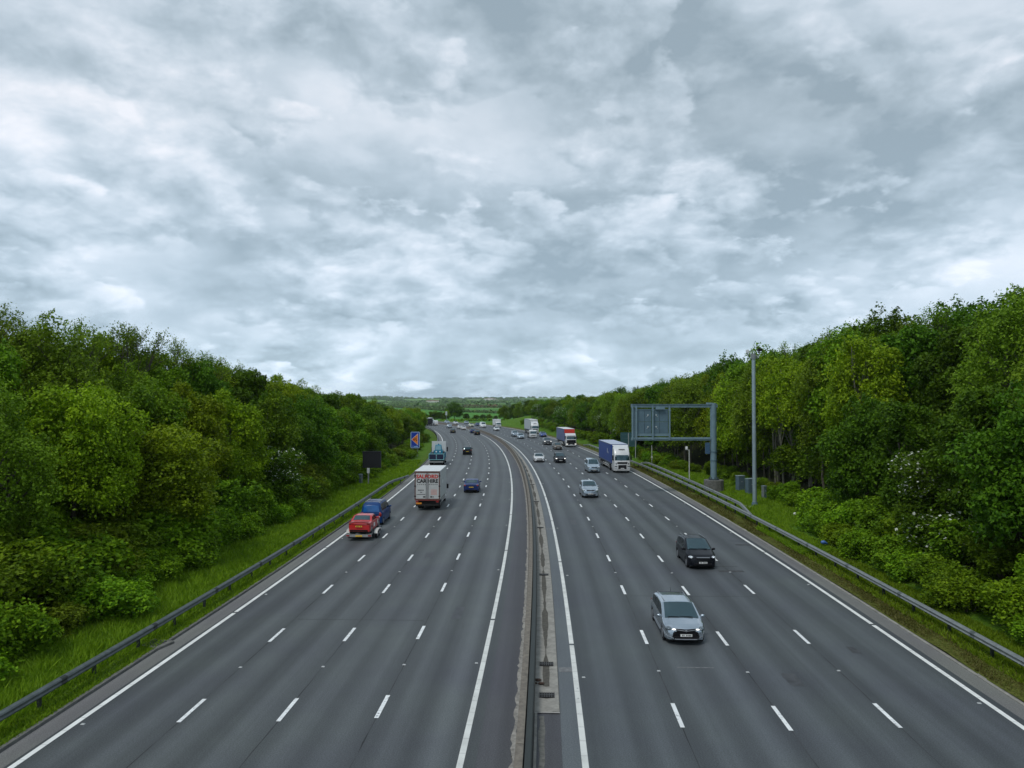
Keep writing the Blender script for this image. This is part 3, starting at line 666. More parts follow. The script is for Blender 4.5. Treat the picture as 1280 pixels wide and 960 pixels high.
def car_proto(kind):
    c = CARS[kind]; L, W = c['L'], c['W']; tp = np.array(c['top']); wy = (.82, L-.88); Ra = .38
    topz = lambda y: float(np.interp(y, tp[:, 0], tp[:, 1]))
    # slightly rounded profile
    tz = lambda y: (topz(max(0, y-.07))+topz(y)*2+topz(min(L, y+.07)))/4 if .1 < y < L-.1 else topz(y)
    hw = lambda y: W/2*(1-.17*max(0, (y-(L-.55))/.55)**2.2-.09*max(0, (.35-y)/.35)**2)
    def bend(x, y):      # bonnet and tail curve back towards the corners
        k = min(1, abs(x)/(W/2))**2.4
        return y-.26*k*max(0, min(1, (y-(L-1.4))/1.4))+.12*k*max(0, min(1, (.6-y)/.6))
    def sec(y):
        z1 = tz(y); w_ = hw(y); zb = .24
        for a in wy:
            if abs(y-a) < Ra: zb = max(zb, .30+math.sqrt(Ra*Ra-(y-a)**2))
        bl = min(c['belt']-.03+.06*(1-y/L), z1-.05)
        tumble = .30 if kind != 'panel_van' else .13
        wt = w_*.955-(z1-bl-.05)*tumble
        zm = min(max(zb+.06, .55), bl-.05)
        return [(0, .26), (w_*.8, .26), (w_*.96, zb), (w_, zm), (w_*.99, (zm+bl)/2), (w_*.97, bl-.03), (w_*.945, bl), (wt+.015, z1-.06), (wt-.04, z1-.012), (wt*.6, z1+.012), (0, z1+.022)]
    ys = sorted(set([round(v, 3) for v in np.linspace(0, L, 46)]+[round(p, 3) for p in tp[:, 0]]+[round(a+q*Ra, 3) for a in wy for q in (-1, -.97, -.8, -.5, 0, .5, .8, .97, 1)]))
    mb = MB(); loops = []
    for y in ys:
        h = sec(y); loops.append([(x, bend(x, y)-L/2, z) for x, z in h]+[(-x, bend(x, y)-L/2, z) for x, z in h[-2:0:-1]])
    mb.loft(loops)
    root = empty(kind)
    body = mb.build('body', paint('white', (.7, .7, .7)), root, sm=38)
    body.data.materials[0] = paint('white', (.7, .7, .7))
    mb = MB(); mb.box(-W/2*.86, W/2*.86, -L/2+.15, L/2-.30, .13, .45); mb.build('underbody', under, root)
    def topgrid(y0, y1, fr=.92, ny=7, nx=9):
        V = []; 
        for yy in np.linspace(y0, y1, ny):
            h = sec(yy); xs_ = [h[7][0], h[8][0], h[9][0], 0]; zs_ = [h[7][1], h[8][1], h[9][1], h[10][1]]
            e = .02; sl = (tz(min(L, yy+e))-tz(max(0, yy-e)))/(2*e); nn = math.hypot(1, sl)
            for q in np.linspace(-fr, fr, nx):
                x = q*(h[8][0]); z = float(np.interp(abs(x), xs_[::-1], zs_[::-1]))
                V.append((x, bend(x, yy)-L/2-sl/nn*.014, z+.014/nn))
        F = [(j*nx+i, j*nx+i+1, (j+1)*nx+i+1, (j+1)*nx+i) for j in range(ny-1) for i in range(nx-1)]
        return V, F
    mb = MB(); mb.add(*topgrid(*c['ws'])); mb.build('windscreen', glass, root, sm=60)
    if c['rw']: mb = MB(); mb.add(*topgrid(c['rw'][0], c['rw'][1], .86, 5)); mb.build('rear_window', glass, root, sm=60)
    for a, b in c['sw']:
        for sg in (-1, 1):
            V = []; yl = np.linspace(a, b, 6)
            for yy in yl:
                h = sec(yy); p, q = h[6], h[7]
                if q[1]-p[1] < .1: p = (p[0], p[1]); q = (p[0]-.01, p[1]+.06)
                for k in (.12, .9): V.append((sg*(p[0]+(q[0]-p[0])*k+.010), bend(W/2*.9, yy)-L/2, p[1]+(q[1]-p[1])*k))
            F = [(2*i, 2*i+2, 2*i+3, 2*i+1) if sg > 0 else (2*i, 2*i+1, 2*i+3, 2*i+2) for i in range(5)]
            mb = MB(); mb.add(V, F); mb.build('side_window', sideglass, root)
    for a in wy:
        for sg in (-1, 1):
            mb = MB(); x = sg*(W/2-.11); mb.tube((x-sg*.1, a-L/2, .325), (x+sg*.095, a-L/2, .325), .325, .325, 18); wh = mb.build('wheel', rubber, root, bevel=.02)
            mb = MB(); mb.tube((x+sg*.08, a-L/2, .325), (x+sg*.103, a-L/2, .325), .215, .20, 14)
            rm = mb.build('rim', alloy, wh)
    zf = tz(L-.15)
    for sg in (-1, 1):
        mb = MB(); mb.ell((sg*W*.385, L/2-.37, zf-.055), (.17, .27, .085), 14, 8); mb.build('headlight', lampm, root, sm=80)
        mb = MB(); mb.ell((sg*W*.40, -L/2+.105, min(c['belt']-.05, .95) if kind != 'panel_van' else 1.05), (.14, .06, .09 if kind != 'people_carrier' else .22), 10, 6); mb.build('taillight', redlamp, root, sm=80)
        yy = c['ws'][1]-.25; h = sec(yy)
        mb = MB(); mb.ell((sg*(W/2+.07), yy-L/2-.02, c['belt']+.09), (.11, .075, .075), 10, 6); mb.box(min(sg*(W/2-.07), sg*(W/2+.03)), max(sg*(W/2-.07), sg*(W/2+.03)), yy-L/2-.04, yy-L/2+.04, c['belt']+.02, c['belt']+.08)
        mb.build('mirror', blackp, root, sm=60)
    fy = L/2
    mb = MB(); mb.loft([[(-.42, fy-.03, zf-.09), (.42, fy-.03, zf-.09), (.46, fy-.12, zf-.02), (-.46, fy-.12, zf-.02)], [(-.42, fy+.012, zf-.13), (.42, fy+.012, zf-.13), (.42, fy+.0, zf-.06), (-.42, fy+.0, zf-.06)]]); mb.build('grille', blackp, root)
    mb = MB(); mb.box(-.55, .55, fy-.15, fy+.010, .30, .42); mb.build('lower_grille', blackp, root, bevel=.02)
    mb = MB(); mb.box(-.26, .26, fy+.014, fy+.026, .42, .53); fp = mb.build('number_plate', platew, root)
    mb = MB(); rz_ = .62 if kind not in ('panel_van',) else .6
    mb.box(-.26, .26, -fy-.016, -fy-.004, rz_, rz_+.11); rp = mb.build('number_plate', platey, root)
    mb = MB()
    for k in range(7):
        if k != 4: mb.box(-.21+.06*k, -.175+.06*k, fy+.026, fy+.028, .44, .51)
    mb.build('plate_characters', platek, fp)
    mb = MB()
    for k in range(7):
        if k != 4: mb.box(-.21+.06*k, -.175+.06*k, -fy-.018, -fy-.016, rz_+.02, rz_+.09)
    mb.build('plate_characters', platek, rp)
    mb = MB(); mb.box(-W/2*.8, W/2*.8, -fy-.012, -fy+.05, .28, .40); mb.build('rear_bumper', blackp, root, bevel=.02)
    mb = MB()
    yw0 = c['ws'][1]-L/2
    mb.tube((-.5, yw0-.02, tz(c['ws'][1])+.05), (.1, yw0-.05, tz(c['ws'][1])+.06), .012, .012, 5); mb.tube((.15, yw0-.02, tz(c['ws'][1])+.05), (.7*W/2, yw0-.05, tz(c['ws'][1])+.05), .012, .012, 5); mb.build('wipers', blackp, root)
    root['_L'] = L
    return root
PROTO = {}
def place_car(kind, s_near, u, away, colour, label, group='cars and vans on the motorway', z=0.0, cat='car', light=None, drop=(), name=None):
    if kind not in PROTO: PROTO[kind] = car_proto(kind); r = PROTO[kind]
    else: r = copy_tree(PROTO[kind])
    L = CARS[kind]['L']; s = s_near-.35+L/2
    x, y, zz = [float(q) for q in road(s, u, z)]
    r.location = (x, y, zz); r.rotation_euler = (math.atan(np.interp(s, KS, GG))*(1 if away else -1), 0, -heading(s)+(0 if away else math.pi)); r.name = name or kind
    r['_c'] = (kind, colour[0]); tag(r, label, cat, group)
    m = paint(*colour)
    for ch in r.children:
        n_ = ch.name.split('.')[0]
        if n_ in ('body', 'mirror') and not (n_ == 'mirror' and colour[0].startswith('black')):
            ch.material_slots[0].link = 'OBJECT'; ch.material_slots[0].material = m
        if n_ == 'headlight':
            ch.material_slots[0].link = 'OBJECT'; ch.material_slots[0].material = light or lampm
    return r
SILVER = ('silver', (.42, .48, .54), .8, .24); BLACK = ('black', (.004, .005, .009)); WHITE = ('white', (.70, .71, .70), 0.)
NAVY = ('navy', (.012, .03, .13)); GREY = ('grey', (.13, .14, .15), .4); SKYS = ('pale_blue_silver', (.40, .48, .55), .6, .28); DGREEN = ('dark_green_grey', (.05, .06, .06)); BLUE = ('blue', (.02, .06, .30)); BROWN = ('bronze', (.13, .11, .09), .4); CREAM = ('cream', (.62, .62, .45)); RED = ('red', (.55, .012, .014), 0., .4); VANBLUE = ('deep_blue', (.006, .045, .17))

hero = place_car('estate_car', 33.6, 6.2, False, SILVER, light=pm('lamp_smoked', (.10, .13, .15), .15, .3, .1, 8, coat=1), label= 'silver estate car nearest the camera, coming towards it with daytime lamps lit')
L = 4.65/2
mb = MB(); mb.loft([[(-.66, L-.16, .31), (-.5, L-.09, .31), (.5, L-.09, .31), (.66, L-.16, .31), (.52, L-.09, .62), (-.52, L-.09, .62)], [(-.60, L-.05, .31), (-.42, L+.016, .31), (.42, L+.016, .31), (.60, L-.05, .31), (.46, L-.0, .62), (-.46, L-.0, .62)]]); mb.build('lower_grille', blackp, hero)
for sg in (-1, 1):
    mb = MB(); mb.ell((sg*.52, L-.10, .70), (.10, .06, .03), 8, 5); mb.build('day_lamp', lampon, hero)
    mb = MB(); mb.tube((sg*.62, -1.75, 1.35), (sg*.60, .1, 1.41), .022, .022, 6); mb.build('roof_rail', alloy, hero)
    mb = MB(); mb.box(sg*.935-.015, sg*.935+.015, -1.0, .95, .30, .34); mb.build('sill_trim', alloy, hero)
mb = MB(); mb.tube((-.45, L+.02, .30), (.45, L+.02, .30), .022, .022, 6); mb.tube((.45, L+.02, .30), (.78, L-.16, .40), .022, .022, 6); mb.tube((-.45, L+.02, .30), (-.78, L-.16, .40), .022, .022, 6); mb.build('bumper_trim', alloy, hero)
mb = MB(); mb.tube((-.45, L+.0, .71), (0, L+.035, .66), .014, .014, 5); mb.tube((.45, L+.0, .71), (0, L+.035, .66), .014, .014, 5); mb.ell((0, L+.03, .67), (.06, .02, .04), 10, 5); mb.build('badge_bar', alloy, hero)
mb = MB(); mb.tube((0, -1.55, 1.42), (0, -1.75, 1.58), .012, .006, 5); mb.build('aerial', blackp, hero)
for ch in hero.children:
    if ch.name.startswith('number_plate') and ch.data.vertices[0].co.y > 0: ch.location.y = .012
place_car('family_car', 48.1, 10.2, False, BLACK, 'shiny black people carrier behind the silver estate, pale sky reflected in its windscreen')
mpv = [o for o in bpy.data.objects if o.get('label', '').startswith('shiny black people')][0]
mb = MB(); mb.tube((-.42, 4.55/2+.015, .80), (.42, 4.55/2+.015, .80), .028, .028, 6); mb.build('grille_bar', alloy, mpv)
for sg in (-1, 1): mb = MB(); mb.tube((sg*.64, -1.85, 1.62), (sg*.62, .0, 1.65), .02, .02, 6); mb.build('roof_rail', alloy, mpv)
place_car('off_road_car', 82.4, 6.1, False, SILVER, 'silver off-roader with dark lower bumper, next car beyond the black people carrier', light=lampm)
place_car('people_carrier', 110.6, 9.9, False, SKYS, 'pale silver van-like people carrier beside the white and blue lorry')
place_car('family_car', 128, 6.5, False, BLACK, 'black car with bright headlamps and pale roof, left of the silver people carrier', light=lampon)
place_car('saloon', 129.4, 2.9, False, WHITE, 'white saloon in the lane next to the central barrier')
place_car('hatchback', 161.9, 9.9, False, BROWN, 'grey brown hatchback beside the red topped lorry')
place_car('off_road_car', 180, 9.8, False, GREY, 'dark grey car behind the red topped lorry, lamps lit', light=lampon)
place_car('hatchback', 220, 14.6, False, BLUE, 'small blue car in front of the tall white lorry')
place_car('hatchback', 209.6, 6.4, False, SKYS, 'pale blue grey hatchback left of the white tipper')
place_car('off_road_car', 223, 6.4, False, SILVER, 'silver off-roader just behind the pale blue grey hatchback')
place_car('saloon', 268.5, 6.5, False, WHITE, 'white saloon in front of the far white box van')
place_car('panel_van', 301.4, 6.6, False, WHITE, 'white panel van coming round the bend next to the barrier', cat='van')
place_car('hatchback', 328, 9.5, False, NAVY, 'dark blue car just behind the far oncoming white van')
place_car('hatchback', 317, 4.3, False, CREAM, 'pale cream car on the bend hugging the central barrier')
place_car('hatchback', 364, 12.6, False, SILVER, 'small silver car on the outer lane where the road bends away')
place_car('hatchback', 358, 5.6, False, WHITE, 'white car partly hidden by the barrier on the far bend')
place_car('family_car', 374, 5.2, False, SKYS, 'silver blue car on the far bend beyond the white hatchback')
place_car('panel_van', 428, 13.0, False, WHITE, 'farthest white van coming round the bend below the big round tree', cat='van')
place_car('saloon', 400, 4.5, False, SILVER, 'pale car just above the black box lorry on the far bend')
place_car('saloon', 86.8, -7.45, True, NAVY, 'dark blue saloon driving away in the second lane from the barrier')
place_car('family_car', 148.1, -10.1, True, BLACK, 'black car with pale roof driving away ahead of the dark blue saloon')
place_car('hatchback', 235.3, -4.2, True, BLACK, 'black hatchback driving away close to the central barrier')
place_car('saloon', 249.4, -4.3, True, NAVY, 'dark saloon just ahead of the black hatchback by the barrier')
place_car('saloon', 251.6, -10.9, True, DGREEN, 'low dark car alone in the middle of the left bend')
place_car('saloon', 279.2, -4.5, True, WHITE, 'nearer of two white cars driving away near the barrier')
place_car('hatchback', 290, -4.7, True, WHITE, 'farther of two white cars driving away near the barrier')
place_car('off_road_car', 300, -7.6, True, SILVER, 'silver off-roader driving away round the left bend')
place_car('panel_van', 340.9, -7.6, True, WHITE, 'white van driving away beside the black box lorry', cat='van')
place_car('people_carrier', 64.2, -14.7, True, VANBLUE, 'deep blue van towing a trailer with a red car in the left lane', cat='van')
bv = [o for o in bpy.data.objects if o.get('label', '').startswith('deep blue van')][0]
mb = MB()
for sg in (-1, 1): mb.tube((sg*.62, -2.0, 1.96), (sg*.62, .5, 2.02), .03, .03, 6)
for y in (-1.6, -.6): mb.tube((-.66, y, 2.02), (.66, y, 2.02), .025, .025, 6)
mb.build('roof_rack', alloy, bv)
redcar = place_car('old_saloon', 57.55, -14.25, True, RED, 'red old saloon with white side graphics carried on a trailer', z=.42)
for sg in (-1, 1):
    mb = MB(); mb.tube((sg*.885, .7, .62), (sg*.895, .7, .62), .2, .2, 14); mb.box(min(sg*.885, sg*.895), max(sg*.885, sg*.895), -.9, -.4, .45, .75); mb.build('side_graphic', pm('graphic_white', (.75, .7, .7), .5), redcar)
mb = MB(); mb.box(-.75, .75, -2.19, -2.02, .985, 1.03); mb.build('boot_spoiler', paint(*RED), redcar)
for ch in bv.children:
    if ch.name.startswith('rear_window'): ch.material_slots[0].link = 'OBJECT'; ch.material_slots[0].material = pm('blue_tinted_glass', (.01, .10, .32), .15, 0, .2, 2, coat=.3)
# car trailer
s = 59.2; x, y, z = [float(q) for q in road(s, -14.2)]
tr = tag(empty('car_trailer', (x, y, z), -heading(s)), 'galvanised twin axle trailer under the red saloon', 'trailer')
mb = MB(); mb.box(-.9, -.45, -2.1, 2.2, .40, .48); mb.box(.45, .9, -2.1, 2.2, .40, .48); mb.box(-.95, .95, -2.15, -2.0, .34, .48); mb.box(-.95, .95, 2.1, 2.2, .34, .46); mb.box(-.9, .9, -.1, .1, .34, .44); mb.build('bed', steel, tr)
mb = MB(); mb.tube((-.6, 2.2, .42), (0, 3.4, .45), .05, .05, 8); mb.tube((.6, 2.2, .42), (0, 3.4, .45), .05, .05, 8); mb.tube((0, 3.3, .45), (0, 3.75, .5), .05, .05, 8); mb.build('drawbar', steel, tr)
for sg in (-1, 1):
    for yy in (-.75, 0.05):
        mb = MB(); mb.tube((sg*1.0, yy, .3), (sg*1.18, yy, .3), .3, .3, 16); wh = mb.build('wheel', rubber, tr, bevel=.02)
        mb = MB(); mb.tube((sg*1.175, yy, .3), (sg*1.195, yy, .3), .16, .15, 10); mb.build('rim', alloy, wh)
    mb = MB(); pr = [(-1.2, .42), (-1.05, .62), (-.4, .70), (.35, .62), (.5, .42)]
    for (a, b), (c, d) in zip(pr, pr[1:]): mb.quad((sg*.98, a, b), (sg*1.24, a, b), (sg*1.24, c, d), (sg*.98, c, d)); mb.quad((sg*1.24, a, b), (sg*1.24, a, b-.08), (sg*1.24, c, d-.08), (sg*1.24, c, d))
    mb.build('mudguard', pm('mudguard_pale', (.5, .5, .48), .5), tr)
    mb = MB(); mb.box(sg*.85-.12, sg*.85+.12, -2.24, -2.2, .36, .46); mb.build('taillight', redlamp, tr)
mb = MB(); mb.box(-1.0, 1.0, -2.2, -2.16, .30, .48); mb.build('light_board', pm('board_grey', (.3, .3, .3), .5), tr)
mb = MB(); mb.box(-.26, .26, -2.225, -2.21, .33, .44); mb.build('number_plate', platey, tr)

# ------------------------------------------------------------------ lorries
def axle(root, y, x, r=.5, w_=.3, twin=False):
    for sg in (-1, 1):
        mb = MB(); mb.tube((sg*(x-w_*(2 if twin else 1)), y, r), (sg*x, y, r), r, r, 20); wh = mb.build('wheel', rubber, root, bevel=.03)
        mb = MB(); mb.tube((sg*(x-.02), y, r), (sg*(x+.015), y, r), r*.55, r*.5, 12); mb.build('rim', pm('hub_grey', (.22, .23, .24), .5, .4), wh)
def cab(root, yf, W=2.46, H=3.75, colour=WHITE, dark_front=False, hz=.0, deflect=True, small=False):
    """yf = front face; cab reaches 2.2 m back"""
    D = 2.1 if not small else 1.8
    prof = [(.32, -.03), (.42, .0), (1.0, .0), (1.55, -.02), (1.75, -.06), (2.55, -.2), (2.75, -.26), (H-.35, -.62), (H-.1, -.95), (H, -1.25)] if not small else [(.3, -.03), (.4, 0), (1.0, 0), (1.25, -.05), (2.05, -.28), (2.2, -.4), (2.32, -.8)]
    def loop(z, dy):
        w_ = W/2-(max(0, z-(1.8 if not small else 1.2))*.045); r = .22; out = []
        for cx, cy, a0 in ((w_-r, yf+dy-r, 0), (-w_+r, yf+dy-r, 90)):
            for k in range(5): a = R(a0+90*k/4); out.append((cx+r*math.cos(a), cy+r*math.sin(a), z))
        out += [(-w_, yf-D, z), (w_, yf-D, z)]
        return out
    mb = MB(); mb.loft([loop(z, dy) for z, dy in prof]); mb.build('cab_body', paint(*colour), root, sm=35)
    zi = lambda z: float(np.interp(z, [p[0] for p in prof], [p[1] for p in prof]))
    def patch(name, z0, z1, fr, mat, off=.015, nz=5):
        V = []
        for z in np.linspace(z0, z1, nz):
            w_ = W/2-(max(0, z-(1.8 if not small else 1.2))*.045)
            for q in np.linspace(-fr, fr, 9):
                x = q*w_; e = max(0, abs(x)-(w_-.22)); V.append((x, yf+zi(z)+off-(.22-math.sqrt(max(0, .22**2-e*e))), z))
        F = [(j*9+i, (j+1)*9+i, (j+1)*9+i+1, j*9+i+1) for j in range(nz-1) for i in range(8)]
        F = [f[::-1] for f in F]
        mb = MB(); mb.add(V, F); return mb.build(name, mat, root, sm=60)
    if small:
        patch('windscreen', 1.3, 2.02, .88, glass); patch('grille', .72, .92, .5, blackp); wz = (1.3, 2.0)
        mb = MB(); mb.box(-.26, .26, yf+.01, yf+.03, .45, .56); mb.build('number_plate', platew, root)
        for sg in (-1, 1): mb = MB(); mb.box(sg*.72-.17, sg*.72+.17, yf-.05, yf+.02, .72, .92); mb.build('headlight', lampm, root, bevel=.03)
    else:
        patch('windscreen', 1.86, 2.66, .90, glass)
        patch('upper_grille', 1.34, 1.62, .62, blackp); patch('lower_grille', .58, 1.18, .50 if not dark_front else .9, blackp)
        if dark_front: patch('front_panel', 1.18, 1.7, .85, blackp, .013)
        for k in range(3): mb = MB(); mb.box(-.58, .58, yf+.012, yf+.03, .7+.15*k, .73+.15*k); mb.build('grille_bar', pm('bar_dark', (.06, .06, .065), .4), root)
        mb = MB(); mb.box(-.26, .26, yf+.02, yf+.04, .62, .73); mb.build('number_plate', platew, root)
        for sg in (-1, 1):
            mb = MB(); mb.box(sg*.98-.2, sg*.98+.2, yf-.1, yf+.022, .66, .80); mb.build('headlight', lampm if not dark_front else lampon, root, bevel=.03)
            mb = MB(); mb.box(sg*.95-.19, sg*.95+.19, yf-.1, yf+.018, .9, 1.05); mb.build('fog_lamp', pm('lamp_smoke', (.10, .11, .12), .2, .2), root, bevel=.03)
            mb = MB(); mb.box(sg*.93-.06, sg*.93+.06, yf-.1, yf+.012, 1.25, 1.5); mb.build('air_duct', blackp, root, bevel=.02)
        mb = MB(); mb.tube((-.9, yf-.15, 1.84), (.05, yf-.06, 1.88), .02, .02, 5); mb.tube((.1, yf-.06, 1.84), (1., yf-.15, 1.88), .02, .02, 5); mb.build('wipers', blackp, root)
        # sun visor on brackets and roof wings
        mb = MB(); mb.loft([[(-1.05, yf-.15, H-.86), (1.05, yf-.15, H-.86), (1.05, yf-.4, H-.72), (-1.05, yf-.4, H-.72)], [(-1.08, yf-.05, H-.78), (1.08, yf-.05, H-.78), (1.08, yf-.32, H-.62), (-1.08, yf-.32, H-.62)]]) if dark_front else mb.box(-.45, .45, yf-.72, yf-.55, H-.32, H-.2)
        mb.build('sun_visor' if dark_front else 'roof_lamp_panel', pm('roof_panel', (.25, .25, .25), .5), root)
        if deflect:
            mb = MB(); mb.loft([[(-1.1, yf-D, H-.02), (1.1, yf-D, H-.02), (1.05, yf-1.25, H-.02), (-1.05, yf-1.25, H-.02)], [(-1.2, yf-D, H+.34), (1.2, yf-D, H+.34), (1.18, yf-D+.22, H+.30), (-1.18, yf-D+.22, H+.30)]]); mb.build('roof_deflector', paint(*colour), root, sm=40)
        wz = (1.9, 2.6)
    for sg in (-1, 1):
        w_ = W/2-(.05 if not small else .02)
        mb = MB(); x = sg*(w_+.025); zz0, zz1 = wz
        x1_ = sg*(w_-.005)
        mb.quad((x, yf-.45, zz0), (x, yf-1.25, zz0), (x1_, yf-1.25, zz1), (x1_, yf-.55, zz1)); mb.build('side_window', glass, root)
        mb = MB(); mz = wz[0]; mb.box(sg*(W/2+.14)-.10, sg*(W/2+.14)+.10, yf-.42, yf-.30, mz-.05, mz+.72*(1 if not small else .6)); mb.box(sg*(W/2)-.1, sg*(W/2)+.1, yf-.38, yf-.34, mz+.5, mz+.54); mb.build('mirror', blackp, root, bevel=.03)
        mb = MB(); mb.box(sg*(W/2-.1)-.11, sg*(W/2-.1)+.112, yf-D, yf-D+.5, .4, 1.0); mb.box(sg*(W/2-.1)-.12, sg*(W/2-.1)+.118, yf-.55, yf-.25, .35, .5); mb.build('side_skirt', blackp if dark_front else paint(*colour), root)
def artic(label, s_front, u, colour, side, roofc, headboard=None, dark=False, TL=13.2, H=4.15, mark=False, deflect=True, front=None, capH=3.75):
    Lt = TL+2.7; s = s_front-.3+Lt/2; x, y, z = [float(q) for q in road(s, u)]
    # the long vehicle lies on the curve's chord
    r = tag(empty('articulated_lorry', (x, y, z), -heading(s)+math.pi), label, 'lorry', 'lorries coming towards the camera')
    yf = Lt/2
    cab(r, yf, colour=colour, dark_front=dark, deflect=deflect, H=capH)
    y1 = yf-2.75; y0 = -Lt/2
    mb = MB(); mb.box(-1.26, 1.26, y0, y1, 1.25, H); mb.build('trailer_box', side, r, bevel=.03)
    mb = MB(); mb.box(-1.27, 1.27, y0-.01, y1+.01, H-.02, H+.02); mb.build('trailer_roof', roofc, r)
    mb = MB(); mb.box(-1.22, 1.22, y1+.002, y1+.03, H-1.0, H-.06); mb.build('headboard', headboard or side, r)
    fr = pm('chassis_dark', (.03, .032, .035), .7)
    mb = MB(); mb.box(-1.24, 1.24, y0+.05, y1-.05, 1.08, 1.24); mb.box(-.5, .5, y0+.3, yf-2, .75, 1.08); mb.build('chassis', fr, r)
    for sg in (-1, 1):
        mb = MB(); mb.box(sg*1.272-.004, sg*1.272+.004, y0+.02, y1-.02, 1.25, 1.42); mb.box(sg*1.27-.006, sg*1.27+.006, y0, y1, H-.14, H); mb.build('side_rail', pm('rail_'+side.name, tuple(.6*c for c in (.1, .15, .3))), r)
        mb = MB()
        for k in range(int(TL/1.1)): yy = y0+.6+1.1*k; mb.box(sg*1.275-.008, sg*1.275+.008, yy-.03, yy+.03, 1.15, 1.42); 
        mb.build('straps', pm('strap', (.06, .07, .1), .7), r)
        for zz in (.55, .8): mb = MB(); mb.box(sg*1.2-.02, sg*1.2+.02, y0+4.6, y1-2.6, zz-.05, zz+.05); mb.build('side_guard', pm('guard_pale', (.5, .5, .48), .5), r)
    for k in range(3): axle(r, y0+1.6+1.3*k, 1.23, .5, .36)
    axle(r, yf-1.35, 1.22, .5, .3); axle(r, yf-4.6, 1.22, .5, .3, True)
    mb = MB(); mb.box(-1.1, -.65, yf-3.8, yf-2.6, .5, 1.05); mb.box(.65, 1.1, yf-3.8, yf-2.6, .5, 1.05); mb.build('fuel_tank', pm('tank_steel', (.4, .4, .4), .35, .7), r, bevel=.08)
    if mark:
        # small white lettering on the curtain
        mm = pm('mark_white', (.75, .78, .8), .5)
        M = Matrix.Translation((1.274, y1-3.6, 2.95)) @ Matrix.Rotation(R(90), 4, 'Z') @ RX
        text_mesh('lettering', 'B', .9, mm, r, M, .003, .02)
        M = Matrix.Translation((1.274, y1-2.9, 2.75)) @ Matrix.Rotation(R(90), 4, 'Z') @ RX
        text_mesh('lettering', 'ca', .5, mm, r, M, .003, .02)
    return r
blues = pm('curtain_blue', (.012, .05, .24), .55, 0, .12, .8); blueg = pm('curtain_grey_blue', (.09, .12, .24), .55, 0, .25, .8); whites = pm('box_white', (.62, .64, .64), .5, 0, .06, 1)
roofp = pm('roof_pale', (.45, .50, .62), .5); roofw = pm('roof_white', (.66, .68, .68), .5)
artic('white cabbed lorry pulling a blue curtain sided trailer in the right hand lane', 110.5, 14.1, WHITE, blues, roofp, mark=True)
artic('white cabbed lorry with a bright red panel above its cab and grey blue sides', 171, 14.1, WHITE, blueg, roofw, headboard=pm('headboard_red', (.62, .04, .02), .5), dark=True, deflect=False, capH=3.2)
artic('tall all white lorry behind the white tipper', 239.9, 15.2, WHITE, pm('box_grey_white', (.42, .46, .48), .5, 0, .06, 1), roofw, headboard=whites, TL=12, H=4.7, deflect=True)
def rigid(name, label, s_near, u, away, boxm, roofm, L=8.2, H=3.85, small=True, colour=WHITE, tipper=False, group=None):
    s = s_near+L/2-.2; x, y, z = [float(q) for q in road(s, u)]
    r = tag(empty(name, (x, y, z), -heading(s)+(0 if away else math.pi)), label, 'lorry', group)
    yf = L/2; cab(r, yf, W=2.2, colour=colour, small=True)
    y0, y1 = -L/2, yf-1.95
    if not tipper:
        mb = MB(); mb.box(-1.25, 1.25, y0+.03, y1, 1.05, H); mb.build('box_body', boxm, r, bevel=.03)
        mb = MB(); mb.box(-1.26, 1.26, y0, y1+.01, H-.01, H+.04); mb.build('roof', roofm, r, bevel=.02)
    else:
        mb = MB(); mb.box(-1.1, 1.1, y0, y1, .95, 1.05); mb.box(-1.1, -1.04, y0, y1, 1.05, 1.5); mb.box(1.04, 1.1, y0, y1, 1.05, 1.5); mb.box(-1.04, 1.04, y0, y0+.06, 1.05, 1.5); mb.box(-1.04, 1.04, y1-.06, y1, 1.05, 2.0); mb.build('tipper_bed', boxm, r)
    mb = MB(); mb.box(-.9, .9, y0+.2, yf-1.5, .6, 1.02); mb.build('chassis', under, r)
    axle(r, y0+1.7, 1.12, .42, .28, True); axle(r, yf-.9, 1.08, .42, .26)
    for sg in (-1, 1):
        for zz in (.55, .8): mb = MB(); mb.box(sg*1.15-.02, sg*1.15+.02, y0+2.5, y1-.5, zz-.05, zz+.05); mb.build('side_guard', pm('guard_pale', (.5, .5, .48), .5), r)
    return r
sal = rigid('box_lorry', 'white box lorry with red and black SALFORD CAR HIRE lettering on its rear doors', 72.9, -10.95, True, pm('box_pale', (.56, .58, .57), .55, 0, .08, 1), roofw, L=8.4)
y0 = -4.2
brown = pm('door_frame_brown', (.13, .065, .055), .6); doorm = pm('door_white', (.52, .53, .52), .5, 0, .1, 2)
mb = MB(); mb.box(-1.25, -1.14, y0-.03, y0+.03, 1.05, 3.85); mb.box(1.14, 1.25, y0-.03, y0+.03, 1.05, 3.85); mb.box(-1.14, 1.14, y0-.03, y0+.03, 3.68, 3.85); mb.box(-1.14, 1.14, y0-.03, y0+.03, 1.05, 1.16); mb.build('door_frame', brown, sal)
for x0, x1 in ((-1.135, -.07), (.07, 1.135)): mb = MB(); mb.box(x0, x1, y0-.02, y0+.02, 1.165, 3.675); mb.build('rear_door', doorm, sal)
mb = MB(); mb.box(-.06, .06, y0-.01, y0+.02, 1.165, 3.675)
mb.build('door_gap', pm('door_gap', (.28, .28, .28), .5), sal)
for x in (-.12, .12): mb = MB(); mb.tube((x, y0-.045, 1.2), (x, y0-.045, 3.65), .018, .018, 6); mb.build('lock_bar', steel, sal)
for x in (-1.2, 1.2):
    for z in (1.4, 2.4, 3.4): mb = MB(); mb.box(x-.09, x+.09, y0-.05, y0-.03, z-.05, z+.05); mb.build('hinge', blackp, sal)
tr_, tk = pm('letter_red', (.55, .03, .02), .5), pm('letter_black', (.02, .02, .02), .5)
